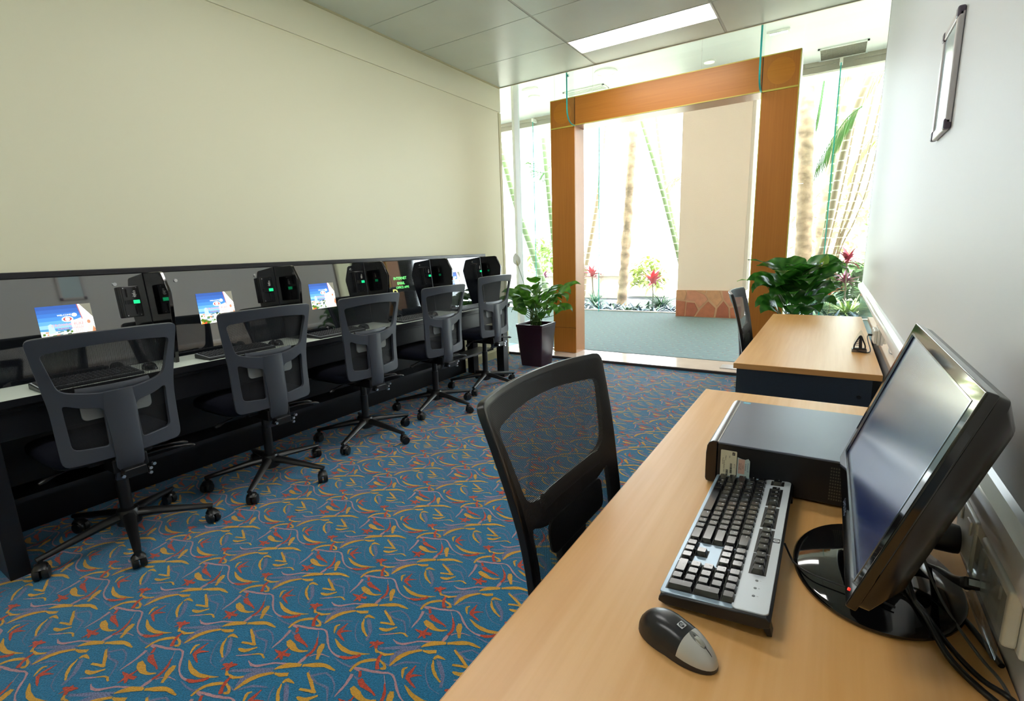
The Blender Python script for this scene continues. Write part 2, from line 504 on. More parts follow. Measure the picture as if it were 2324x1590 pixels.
struct(MB().box((-9.5, 5.04, 0), (X0 - .15, 5.2, 3.8)).box((X1 + .15, 5.04, 0), (3.2, 5.2, 3.8)).obj('wall_front', WALLC, smooth=0))
FRM = mat('window_frame_beige', (176, 168, 156), 0.45)
EDGE = mat('glass_edge_teal', (60, 190, 186), 0.3, spec=0.3)
PANE2 = glass_mat('fin_glass', (0.95, 0.985, 0.975), 1.10, boost=.3)
PANE = glass_mat('clear_glass', (0.955, 0.985, 0.975), 1.45)
w1 = struct(MB().box((-9.5, YO - .06, 3.66), (3.2, YO + .06, 3.80)).box((-9.5, YO - .09, 3.74), (3.2, YO - .06, 3.80)).box((-9.5, YO - .04, ZF - .01), (3.2, YO + .05, ZF + .012)).obj('window_1', FRM, smooth=0))
xsj = [-9.5, -7.9, -6.5, -5.13, -3.75, -2.2, -1.17, -.1, 1.4, 3.2]
for a, b in zip(xsj[:-1], xsj[1:]):
    MB().box((a + .002, YO - .006, ZF + .012), (b - .002, YO + .006, 3.66)).obj('glass_pane', PANE, w1, smooth=0)
for x, zt in ((-6.5, 3.72), (-5.13, 3.72), (-3.75, 3.72), (-.1, 3.72), (1.4, 3.72)):
    f = MB()
    f.box((x - .006, YO - .20, ZF + .004), (x + .006, YO - .008, zt), PANE2)
    f.box((x - .0075, YO - .204, ZF + .004), (x + .0075, YO - .198, zt), EDGE)
    f.obj('glass_fin', None, w1, smooth=0)
    MB().box((x - .02, YO - .22, zt - .02), (x + .02, YO - .06, 3.76)).obj('fin_bracket', WHITE, w1, smooth=0)

# interior screen of glass in line with the portal
w2 = struct(MB().box((X0, 5.372, ZF - .004), (-2.79, 5.40, ZF + .006)).box((-.34, 5.372, ZF - .004), (X1, 5.40, ZF + .006)).obj('window_2', ALU, smooth=0))
for a, b, z0, z1, n in ((X0 + .02, -2.785, ZF + .006, 3.79, 0), (-.345, X1 + .05, ZF + .006, 3.79, 0), (-2.78, -2.32, 2.87, 3.79, 0), (-2.316, -1.2, 2.87, 3.79, 0), (-1.196, -.35, 2.87, 3.79, 0)):
    MB().box((a, 5.380, z0), (b, 5.390, z1)).obj('glass_pane', PANE, w2, smooth=0)
MB().box((X0 - .0, 5.29, ZF - .004), (X0 + .035, 5.41, 3.79)).obj('jamb', mat('jamb_white', (236, 240, 240), 0.35), w2, smooth=0)
for x in (-2.475, -.645):
    # hanging glass fin with a rounded lower corner, standing proud of the portal towards the room
    out = [(5.258, 3.79), (5.258, 2.565)] + [(5.075 + .13 - .13 * math.sin(t), 2.565 + .13 - .13 * math.cos(t)) for t in [k * PI / 12 for k in range(7)]] + [(5.075, 3.79)]
    Mx = Matrix(((0, 0, 1, x), (1, 0, 0, 0), (0, 1, 0, 0), (0, 0, 0, 1)))
    MB().prism(out, -.006, .006, PANE2, Mx).obj('glass_fin', None, w2, smooth=30)
    e = MB()
    path = [(x, y, z) for y, z in out[1:]]
    for p, q in zip(path[:-1], path[1:]):
        e.add([(x - .0075, p[1], p[2]), (x + .0075, p[1], p[2]), (x + .0075, q[1], q[2]), (x - .0075, q[1], q[2]), (x - .0075, p[1] - .001, p[2] - .004), (x + .0075, p[1] - .001, p[2] - .004), (x + .0075, q[1] - .004, q[2] - .001), (x - .0075, q[1] - .004, q[2] - .001)], [(0, 1, 2, 3), (7, 6, 5, 4), (0, 4, 5, 1), (3, 2, 6, 7), (1, 5, 6, 2), (0, 3, 7, 4)], EDGE)
    e.obj('fin_edge', None, w2, smooth=0)
MB().cyl((-2.49, 5.10, 3.02), (-2.46, 5.10, 3.02), .014, m=CHROME).obj('fin_fixing', None, w2)

# ------------------------------------------------------------------ timber portal
WV = wood_mat('portal_wood_upright', (182, 112, 34), (194, 124, 44), axis=2, rough=.42)
WH = wood_mat('portal_wood_level', (182, 112, 34), (194, 124, 44), axis=0, rough=.42)
WD = wood_mat('portal_wood_disc', (196, 124, 36), (206, 134, 44), axis=0, rough=.30)
LIP = mat('portal_lipping', (214, 196, 88), 0.4)
px0, px1, pi0, pi1, pf, pb, pt, pz = -2.772, -.352, -2.476, -.645, 5.262, 5.510, 2.858, 2.565
P0 = MB()
P0.box((px0, pf + .012, ZF), (pi0, pb, pz)); P0.obj
port = struct(MB().box((px0 + .004, pf + .014, ZF - .004), (pi0 - .003, pb, pz)).box((pi1 + .003, pf + .014, ZF - .004), (px1 - .004, pb, pz)).box((px0 + .004, pf + .014, pz), (px1 - .004, pb, pt - .004)).obj('door_1', mat('portal_reveal', (196, 140, 98), 0.32, noise=(20, .06, (8, 8, .6))), smooth=0))
def face(name, a, b, m): return MB().box((a[0], pf, a[1]), (b[0], pf + .013, b[1])).obj(name, m, port, bevel=.0012)
for a, b in ((px0, pi0), (pi1, px1)):
    face('post_panel', (a + .004, .335), (b - .004, pz - .008), WV)
    face('post_panel', (a + .004, ZF), (b - .004, .330), WV)
    c = face('corner_panel', (a + .004, pz + .008), (b - .004, pt - .008), WV)
    MB().cyl(((a + b) / 2, pf - .0006, (pz + pt) / 2), ((a + b) / 2, pf + .004, (pz + pt) / 2), .108, n=48, m=WD).obj('corner_disc', None, port)
face('lintel_panel', (pi0 + .004, pz + .008), (pi1 - .004, pt - .008), WH)
lp = MB()
for q in (((px0, pt - .008), (px1, pt)), ((px0 + .002, pz - .006), (pi0, pz + .008)), ((pi1, pz - .006), (px1 - .002, pz + .008)), ((pi0, pz + .001), (pi1, pz + .008)), ((px1 - .006, ZF), (px1, pt)), ((pi1 - .002, ZF), (pi1 + .005, pz)), ((px0, ZF), (px0 + .003, pt))):
    lp.box((q[0][0], pf - .0015, q[0][1]), (q[1][0], pf + .010, q[1][1]))
lp.obj('lipping', LIP, port, smooth=0)
MB().box((px1 - .001, pf + .010, ZF), (px1 + .004, pb, pt)).obj('outer_cheek', mat('cheek_white', (226, 222, 214), 0.4), port, smooth=0)
sg = MB()
for x in (pi0, pi1): sg.box((x - .0015, pf - .0004, pz + .008), (x + .0015, pf + .008, pt - .008))
sg.obj('joint', DARKT, port, smooth=0)

# ------------------------------------------------------------------ column with flagstone base in the foyer
CX0, CX1, CY0 = -2.215, -1.185, 8.80
col = struct(MB().box((CX0, CY0, .49), (CX1, YO - .08, 3.8)).obj('trim_7', mat('column_render', (240, 216, 204), 0.75, bump=(50, .5)), smooth=0))
MB().box((CX1, CY0 + .01, .49), (CX1 + .05, YO - .1, 3.8)).obj('corner_trim', mat('column_trim', (224, 206, 196), .6), col)
MB().box((CX0 - .012, CY0 - .014, ZF), (CX1 + .012, YO - .07, .49)).obj('stone_base_core', mat('stone_mortar', (204, 160, 130), 0.85), col)
sb = MB(); SB = [mat('flagstone_%s' % n, c, 0.75, noise=(14, .12), bump=(40, .4)) for n, c in (('terracotta', (176, 104, 78)), ('sand', (200, 146, 112)), ('rust', (164, 92, 72)), ('pink', (196, 132, 108)))]
stones = [[(0, 0), (.14, 0), (.15, .26), (0, .28)], [(0, .30), (.13, .28), (.17, .40), (.14, .45), (0, .45)], [(.155, 0), (.30, 0), (.36, .12), (.30, .24), (.17, .25)],
          [(.15, .28), (.30, .26), (.38, .15), (.52, .30), (.46, .38), (.30, .45), (.17, .45)], [(.32, 0), (.62, 0), (.64, .16), (.52, .27), (.40, .13)],
          [(.48, .39), (.54, .30), (.66, .18), (.74, .30), (.70, .45), (.50, .45)], [(.645, 0), (.86, 0), (.84, .17), (.76, .28), (.67, .16)], [(.73, .45), (.76, .31), (.86, .19), (1.02, .24), (1.03, .45)],
          [(.88, 0), (1.03, 0), (1.03, .21), (.865, .17)], [(.33, .45), (.47, .40), (.48, .45)]]
for i, s in enumerate(stones):
    cx = sum(p[0] for p in s) / len(s); cy = sum(p[1] for p in s) / len(s)
    q = [(cx + (x - cx) * .965, cy + (y - cy) * .965) for x, y in s]
    sb.prism(q, 0, .014, SB[i % 4], Matrix(((1, 0, 0, CX0), (0, 0, -1, CY0 - .014), (0, 1, 0, ZF + .004), (0, 0, 0, 1))))
sb.obj('flagstones', None, col, smooth=0)

# ------------------------------------------------------------------ things in the foyer soffit
def downlight(x, y, r, label):
    d = thing('downlight', label, 'downlight', (x, y, 3.8), group='round foyer downlights')
    MB().lathe([(r, 0), (r, -.012), (r * .8, -.018), (r * .78, -.004)], 28).obj('ring', WHITE, d)
    MB().lathe([(r * .76, -.003), (r * .76, -.008)], 28).obj('lens', mat('downlight_lens', (250, 238, 214), .3, emit=.9), d)
ZR = (3.8 - 1.25) / (3.04 - 1.25)
downlight(-1.185 * ZR, 5.667 * ZR, .09, 'small round foyer downlight above the middle of the timber lintel')
downlight(-2.133 * ZR, 5.299 * ZR, .17, 'large round foyer downlight beyond the left hanging glass fin')
downlight(-3.141 * ZR, 5.556 * ZR, .10, 'small round foyer downlight left of the timber portal')
def sign_light(x, y, label):
    d = thing('emergency_light', label, 'emergency light', (x, y, 3.8), group='oblong emergency lights')
    MB().prism(rrect(.26, .09, .01), -.02, 0).obj('housing', WHITE, d, bevel=.003)
    MB().prism(rrect(.20, .05, .008), -.024, -.019).obj('lens', CHROME, d)
sign_light(-.54 * ZR, 5.285 * ZR, 'oblong emergency light in the foyer ceiling right of the right glass fin')
sign_light(-3.03 * ZR, 5.27 * ZR, 'oblong emergency light in the foyer ceiling left of the left glass fin')
def vent(cx, cy, lx, ly, label, n, mm):
    d = thing('ceiling_vent', label, 'air vent', (cx, cy, 3.8))
    f = MB()
    for a, b in (((-lx, -ly), (lx, -ly + .025)), ((-lx, ly - .025), (lx, ly)), ((-lx, -ly), (-lx + .025, ly)), ((lx - .025, -ly), (lx, ly))): f.box((*a, -.016), (*b, 0))
    f.obj('frame', WHITE, d)
    g = MB()
    if n > 10:
        for i in range(n):
            x = -lx + .03 + (2 * lx - .06) * i / (n - 1); g.box((x - .0025, -ly + .02, -.012), (x + .0025, ly - .02, -.003))
        for i in range(9):
            y = -ly + .03 + (2 * ly - .06) * i / 8; g.box((-lx + .02, y - .0025, -.010), (lx - .02, y + .0025, -.004))
    else:
        for i in range(n):
            y = -ly + .03 + (2 * ly - .06) * i / (n - 1); g.box((-lx + .02, y - .006, -.014), (lx - .02, y + .006, -.004))
    g.obj('grille', mm, d, smooth=0)
    MB().box((-lx + .02, -ly + .02, -.003), (lx - .02, ly - .02, -.001)).obj('backing', mat('vent_backing', (120, 112, 92), .8), d, smooth=0)
vent(-.062 * ZR, 6.19 * ZR, .29, .27, 'square-mesh air vent in the foyer ceiling beside the right wall', 34, mat('vent_mesh', (176, 168, 148), .5))
vent(-2.55 * ZR, 5.72 * ZR, .36, .12, 'long slotted air vent in the foyer ceiling over the left end of the lintel', 5, WHITE)

# ------------------------------------------------------------------ long internet bench along the left wall
BG = mat('black_glass', (12, 15, 22), 0.03, ior=3.2, spec=0.5)
DIVM = mat('divider_black', (8, 8, 10), 0.05, spec=0.6, coat=0.4)
WT = mat('worktop_pale', (226, 236, 226), 0.35)
B0, B1, BW = 0.40, 4.33, 4.236
bench = thing('internet_bench', 'long black internet bench with pale worktop and smoked glass back along the cream wall', 'bench', (-3.0, (B0 + B1) / 2, 0))
def bpart(mb, name, m, **k):
    o = mb.obj(name, m, **k); o.parent = bench; o.location = (3.0, -(B0 + B1) / 2, 0); return o
bpart(MB().box((-3.10, B0, .712), (-2.738, BW, .7305)), 'worktop', WT, bevel=.002)
bpart(MB().box((-2.738, B0, .700), (-2.732, BW, .7300)).box((-3.1, B0, .690), (-2.745, BW, .7115)), 'worktop_edge', BLACK, bevel=.001)
bpart(MB().box((-2.79, B0 + .01, .560), (-2.765, BW - .01, .688)).box((-2.79, B0 + .01, .676), (-2.752, BW - .01, .688)), 'apron', BLACK, bevel=.002)
bpart(MB().box((-3.20, B0 + .07, .004), (-3.18, B1 - .30, .70)), 'modesty_panel', BLACK)  # black sheet added to darken the shaded space under the bench
bpart(MB().box((-2.98, B0 + .02, .28), (-2.80, B1 - .32, .30)), 'cable_tray', BLACK)
for a, b in (((-3.25, .395, 0), (-2.712, .462, .69)), ((-2.785, 4.04, 0), (-2.700, 4.125, .69)), ((-3.16, 4.04, 0), (-3.08, 4.125, .69))):
    bpart(MB().box(a, b), 'leg', BLACK, bevel=.003)
bpart(MB().prism([(-3.292, .7306), (-3.045, .7306), (-3.088, 1.20), (-3.292, 1.20)], B0, B1 - .06, M=Matrix(((1, 0, 0, 0), (0, 0, 1, 0), (0, 1, 0, 0), (0, 0, 0, 1)))), 'back_cabinet', BLACK)
bpart(MB().box((-3.292, B0, 1.200), (-3.076, B1, 1.228)), 'top_rail', mat('rail_black', (34, 33, 38), .3), bevel=.003)
DY = [1.20, 1.945, 2.70, 3.465, 4.243]
seg = [B0] + DY
GA = math.atan2(.043, .47)
def gpt(y, z, off=0):                       # a point on the leaning glass
    x = -3.040 - (z - .731) * .043 / .47
    return (x + off, y, z)
for i in range(5):
    a, b = seg[i] + .012, seg[i + 1] - .012
    g = MB(); v = [gpt(a, .734), gpt(b, .734), gpt(b, 1.198), gpt(a, 1.198)]
    g.add(v + [(x - .006, y, z) for x, y, z in v], [(0, 1, 2, 3), (7, 6, 5, 4), (0, 4, 5, 1), (1, 5, 6, 2), (2, 6, 7, 3), (3, 7, 4, 0)])
    go = bpart(g, 'glass_panel', BG, smooth=0)
    for y in (a + .13, b - .13):
        if y < .7: continue
        s = MB().cyl(gpt(y, 1.150, -.001), gpt(y, 1.150, .006), .0105, .009, 16).obj('screw', CHROME, go)
# dividers and the coin slots fixed on the glass beside them
COIN = mat('coin_plate', (22, 23, 26), .22, spec=.6)
LED = mat('green_led', (30, 225, 140), .3, emit=.5)
WORD = mat('decal_white', (240, 240, 235), .4)
names = ['nearest the camera', 'second from the camera', 'in the middle of the row', 'second from the glass doorway', 'at the far end beside the potted plant']
cn = ['nearest the camera', 'second from the camera', 'at the middle divider', 'at the fourth divider from the camera', 'at the far end by the potted plant']
for i, y in enumerate(DY):
    lab = 'glossy black octagonal privacy divider on the bench, ' + names[i]
    poly = [(-3.0810, 1.199), (-2.900, 1.206), (-2.884, 1.200), (-2.832, 1.110), (-2.828, 1.095), (-2.842, .93), (-2.872, .7315), (-3.0385, .7315)]
    d = MB().prism([(x + 3.0, z) for x, z in poly], -.009, .009, DIVM, Matrix(((1, 0, 0, 0), (0, 0, 1, 0), (0, 1, 0, 0), (0, 0, 0, 1)))).obj('privacy_divider', bevel=.003, smooth=25)
    d.location = (-3.0, y, 0); tag(d, lab, 'divider', 'black privacy dividers along the bench')
    c = thing('coin_acceptor', 'black coin slot unit with green light, ' + cn[i], 'coin slot', gpt(y - .095, .975), (0, 0, 0), 'coin slots of the bench stations')
    Mx = frame_M((0.001, 0, 0), (0, 1, 0), (-.091, 0, 1))
    MB().prism(rrect(.086, .160, .006, cx=0, cy=.08), .0, .030, None, Mx).obj('housing', COIN, c, bevel=.003)
    MB().prism(rrect(.070, .150, .006, cx=0, cy=.08), .030, .033, None, Mx).obj('face_plate', mat('coin_face', (30, 32, 36), .15, spec=.6), c, bevel=.001)
    for u, w in ((-.018, .125), (.012, .035)):
        MB().prism(rrect(.007, .042, .0034, cx=u, cy=w), .033, .0345, None, Mx).obj('slot', mat('slot_black', (2, 2, 2), .8), c)
    b = MB().prism(rrect(.060, .022, .003, cx=.002, cy=.078), .033, .040, None, Mx).obj('button_bar', BLACKP, c)
    MB().prism(rrect(.028, .018, .002, cx=.018, cy=.078), .040, .0425, None, Mx).obj('green_light', LED, b)
    for u in (-.029, .029):
        for w in (.010, .150): MB().cyl(Mx @ Vector((u, w, .032)), Mx @ Vector((u, w, .036)), .0035, .0025, 10).obj('screw', CHROME, c)
    t = MB(); add_text(t, 'coin', .020, Mx @ T(.020, .120, .0338) @ Rz(-PI / 2), WORD); add_text(t, 'pay', .016, Mx @ T(.012, .112, .0338) @ Rz(-PI / 2), WORD)
    t.obj('lettering', None, c, smooth=0)

# screens let into the glass
def em(n, c, s=1.0): return mat('screen_' + n, c, .4, emit=s * .42)
def screen_picture(kind):
    mb = MB(); w, h = .205, .176
    def poly(p, m, z): mb.add([(x * w, y * h, z) for x, y in p], [tuple(range(len(p)))], m)
    if kind == 'welcome':
        sky = [(58, 96, 176), (62, 108, 192), (66, 124, 208), (78, 146, 222), (104, 176, 234), (150, 206, 242)]
        for k, c in enumerate(sky): poly([(0, 1 - .10 * k), (0, .90 - .10 * k), (1, .90 - .10 * k), (1, 1 - .10 * k)], em('sky%d' % k, c), .0)
        poly([(0, 0), (1, 0), (1, .40), (0, .40)], em('sea', (90, 160, 210)), .0001)
        poly([(0, 0), (1, 0), (1, .34), (.5, .30), (0, .35)], em('haze', (226, 234, 226), 1.1), .0002)
        rnd = random.Random(3)
        cols = [em('b%d' % k, c, 1.0) for k, c in enumerate(((250, 250, 244), (96, 132, 52), (180, 200, 190), (232, 150, 120), (60, 92, 60), (255, 255, 255), (236, 236, 222), (120, 150, 160), (214, 220, 205)))]
        for k in range(80):
            x, y = rnd.random() * .78, rnd.random() * .30; a, b = .02 + rnd.random() * .05, .02 + rnd.random() * .05
            poly([(x, y), (x + a, y), (x + a * 1.1, y + b), (x + .005, y + b)], rnd.choice(cols), .0003 + k * 2e-6)
        poly([(0, .13), (.05, .18), (.26, .06), (.22, 0), (.06, 0)], em('leaf', (84, 124, 32)), .0006)
        poly([(.09, .04), (.17, .07), (.15, 0), (.09, 0)], em('redroof', (236, 84, 56)), .0007)
        poly([(0, 0), (.05, .10), (.09, 0)], em('orange', (250, 170, 70)), .0007)
        poly([(.14, .26), (.15, .50), (.20, .53), (.24, .50), (.27, .28)], em('tower', (190, 216, 222), 1.1), .0007)
        poly([(.57, .12), (.57, .56), (.86, .66), (.86, .10)], em('hotel', (246, 240, 236), 1.1), .0008)
        rd = em('window_dots', (206, 160, 150), .8)
        for r in range(9):
            for q in range(5): poly([(.63 + q * .035, .20 + r * .04), (.645 + q * .035, .20 + r * .04), (.645 + q * .035, .215 + r * .04), (.63 + q * .035, .215 + r * .04)], rd, .0009)
        wt = em('white', (255, 255, 255), 1.6)
        poly([(.74, 1), (.80, .62), (.78, .3), (.80, 0), (1, 0), (1, .62), (.79, 1)], wt, .0010)
        poly([(.79, 1), (1, 1), (1, .62)], em('grey_corner', (150, 148, 132), .7), .0011)
        poly([(.735, 1), (.755, 1), (.80, .60), (.785, .58)], em('rededge', (200, 110, 110), .9), .0011)
        poly([(.66 + .05 * math.cos(a), .72 + .05 * math.sin(a)) for a in [k * PI / 6 for k in range(12)]], wt, .0009)
        poly([(.90 + .035 * math.cos(a), .50 + .055 * math.sin(a)) for a in [k * PI / 6 for k in range(12)]], em('face', (214, 150, 116), 1), .0012)
        poly([(.80, 0), (.84, .30), (.89, .42), (.95, .42), (1, .30), (1, 0)], em('shirt', (246, 228, 214), 1.1), .00115)
        poly([(.93, .2), (.97, .38), (1, .3), (1, .1)], em('shoulder', (206, 140, 100), 1), .0012)
        def ell(cx, cy, rx, ry, m, z): poly([(cx + rx * math.cos(a), cy + ry * math.sin(a)) for a in [k * PI / 12 for k in range(24)]], m, z)
        ell(.52, .62, .105, .075, wt, .0012); ell(.52, .62, .080, .055, em('logo_red', (206, 84, 76), 1), .0013); ell(.52, .62, .045, .045, wt, .0014)
        F = T(0, 0, 0)
        add_text(mb, 'WELCOME TO', .011, T(.52 * w, .735 * h, .0014), wt)
        pk = em('pink', (232, 150, 160), 1)
        add_text(mb, 'CROWNE PLAZA', .0175, T(.54 * w, .475 * h, .0015), pk)
        add_text(mb, 'SURFERS PARADISE', .0115, T(.54 * w, .375 * h, .0015), pk)
    else:
        poly([(0, 0), (1, 0), (1, 1), (0, 1)], BG, 0)
        gt = em('green_text', (120, 255, 130), 1.6)
        add_text(mb, 'INTERNET', .0330, T(.50 * w, .86 * h, .0008), gt)
        add_text(mb, 'EMAIL', .0330, T(.52 * w, .62 * h, .0008), gt)
        add_text(mb, 'OFFICE APPS', .0270, T(.58 * w, .42 * h, .0008), gt)
        add_text(mb, 'P', .125, T(.14 * w, .12 * h, .0004), em('pale_green', (200, 200, 110), .75))
    return mb
KB_Y = [.81, 1.49, 2.18, 2.93, 3.68]
scr_w = screen_picture('welcome').obj('display_screen', smooth=0, recalc=False)
scr_t = screen_picture('text').obj('display_screen', smooth=0, recalc=False)
sy = [.735, 1.430, 2.172, 2.955, 3.66]
wheres = ['nearest the camera', 'between the first and second dividers', 'between the second and third dividers', 'showing green letters between the third and fourth dividers', 'glimpsed between the two farthest dividers']
for i in range(5):
    if i == 3: o = scr_t
    else: o = scr_w if i == 0 else scr_w.copy()
    if i not in (0, 3): COL.objects.link(o)
    o.matrix_world = frame_M(gpt(sy[i], .892 + (.012 if i == 3 else 0), .0012), (0, 1, 0), (-.0915, 0, 1))
    tag(o, ('lit welcome picture on the glass bench screen, ' if i != 3 else 'dark bench screen in the glass, ') + wheres[i], 'screen', 'screens in the glass back of the bench')

# ------------------------------------------------------------------ office chairs
CHP = mat('chair_plastic', (64, 68, 77), 0.36, spec=.5, bump=(500, .05))
CHB = mat('chair_black', (18, 18, 20), 0.35)
CHL = mat('lumbar_grey', (132, 134, 134), 0.45)
SEAT = mat('seat_fabric', (13, 16, 30), 0.95, spec=.2, bump=(420, .6))
MESH = mesh_mat('chair_mesh', (12, 13, 18), hole=.40)
MESHN = mesh_mat('chair_mesh_near', (14, 14, 20), pitch=.0036, hole=.38)

def back_x(y, z):                       # the curved surface of the backrest
    t = (z - .465) / .52
    return -.152 - .043 * t + .020 * math.sin(PI * min(1, max(0, t))) + 0.62 * y * y
def plate(name, outline, holes, thick, off, m, parent, step=.018, bevel=.004, z0=0):
    """a curved plastic plate: a 2D outline (y,z) with holes, wrapped on the back surface and given thickness"""
    def dens(l):
        o = []
        for (a, b), (c, d) in zip(l, l[1:] + l[:1]):
            n = max(1, int(math.hypot(c - a, d - b) / step))
            o += [(a + (c - a) * k / n, b + (d - b) * k / n) for k in range(n)]
        return o
    V = []; E = []
    for lp_ in [outline] + holes:
        L = dens(lp_); s = len(V); V += [Vector(p) for p in L]; n = len(L)
        E += [(s + k, s + (k + 1) % n) for k in range(n)]
    # interior points keep the curvature even
    vs, es, fs, *_ = delaunay_2d_cdt(V, E, [], 1, 1e-5)
    def inside(p, L):
        c = False
        for (ax, ay), (bx, by) in zip(L, L[1:] + L[:1]):
            if (ay > p[1]) != (by > p[1]) and p[0] < (bx - ax) * (p[1] - ay) / (by - ay) + ax: c = not c
        return c
    keep = []
    for f in fs:
        q = (sum(vs[i].x for i in f) / len(f), sum(vs[i].y for i in f) / len(f))
        if inside(q, outline) and not any(inside(q, h) for h in holes): keep.append(f)
    fs = keep
    b = bmesh.new(); bv = [b.verts.new((back_x(v.x, v.y) + off, v.x, v.y)) for v in vs]
    for f in fs:
        try: b.faces.new([bv[i] for i in f])
        except ValueError: pass
    bmesh.ops.delete(b, geom=[v for v in b.verts if not v.link_faces], context='VERTS')
    bmesh.ops.recalc_face_normals(b, faces=b.faces)
    me = bpy.data.meshes.new(name); b.to_mesh(me); b.free()
    me.materials.append(m)
    me.polygons.foreach_set('use_smooth', [True] * len(me.polygons))
    o = bpy.data.objects.new(name, me); COL.objects.link(o); o.parent = parent
    so = o.modifiers.new('solid', 'SOLIDIFY'); so.thickness = thick; so.offset = 0
    if bevel:
        bv_ = o.modifiers.new('bevel', 'BEVEL'); bv_.width = bevel; bv_.segments = 2; bv_.limit_method = 'ANGLE'; bv_.angle_limit = math.radians(50); bv_.harden_normals = True
    return o
def rpoly(pts, r, n=4):
    """round the corners of a polygon"""
    o = []; N = len(pts)
    if not hasattr(r, '__len__'): r = [r] * N
    for i in range(N):
        p, a, b = Vector(pts[i]), Vector(pts[i - 1]), Vector(pts[(i + 1) % N])
        rr = min(r[i], (a - p).length * .45, (b - p).length * .45)
        if rr < 1e-5: o.append(tuple(p)); continue
        s = p + (a - p).normalized() * rr; e = p + (b - p).normalized() * rr
        for k in range(n + 1):
            t = k / n; q = s * (1 - t) ** 2 + p * 2 * t * (1 - t) + e * t * t; o.append((q.x, q.y))
    return o
def superbox(cx, cy, cz, ax, ay, az, e=.32, nu=28, nv=12, dome=0):
    mb = MB(); vs = []; fs = []
    sg = lambda v, p: math.copysign(abs(v) ** p, v)
    for j in range(nv + 1):
        ph = -PI / 2 + PI * j / nv
        for i in range(nu):
            th = 2 * PI * i / nu
            x = ax * sg(math.cos(ph), e * .9) * sg(math.cos(th), e); y = ay * sg(math.cos(ph), e * .9) * sg(math.sin(th), e); z = az * sg(math.sin(ph), .75)
            vs.append((cx + x, cy + y, cz + z + dome * (x / ax) ** 2))
    for j in range(nv):
        for i in range(nu):
            a = j * nu + i; b = j * nu + (i + 1) % nu; fs.append((a, b, b + nu, a + nu))
    return mb.add(vs, fs)

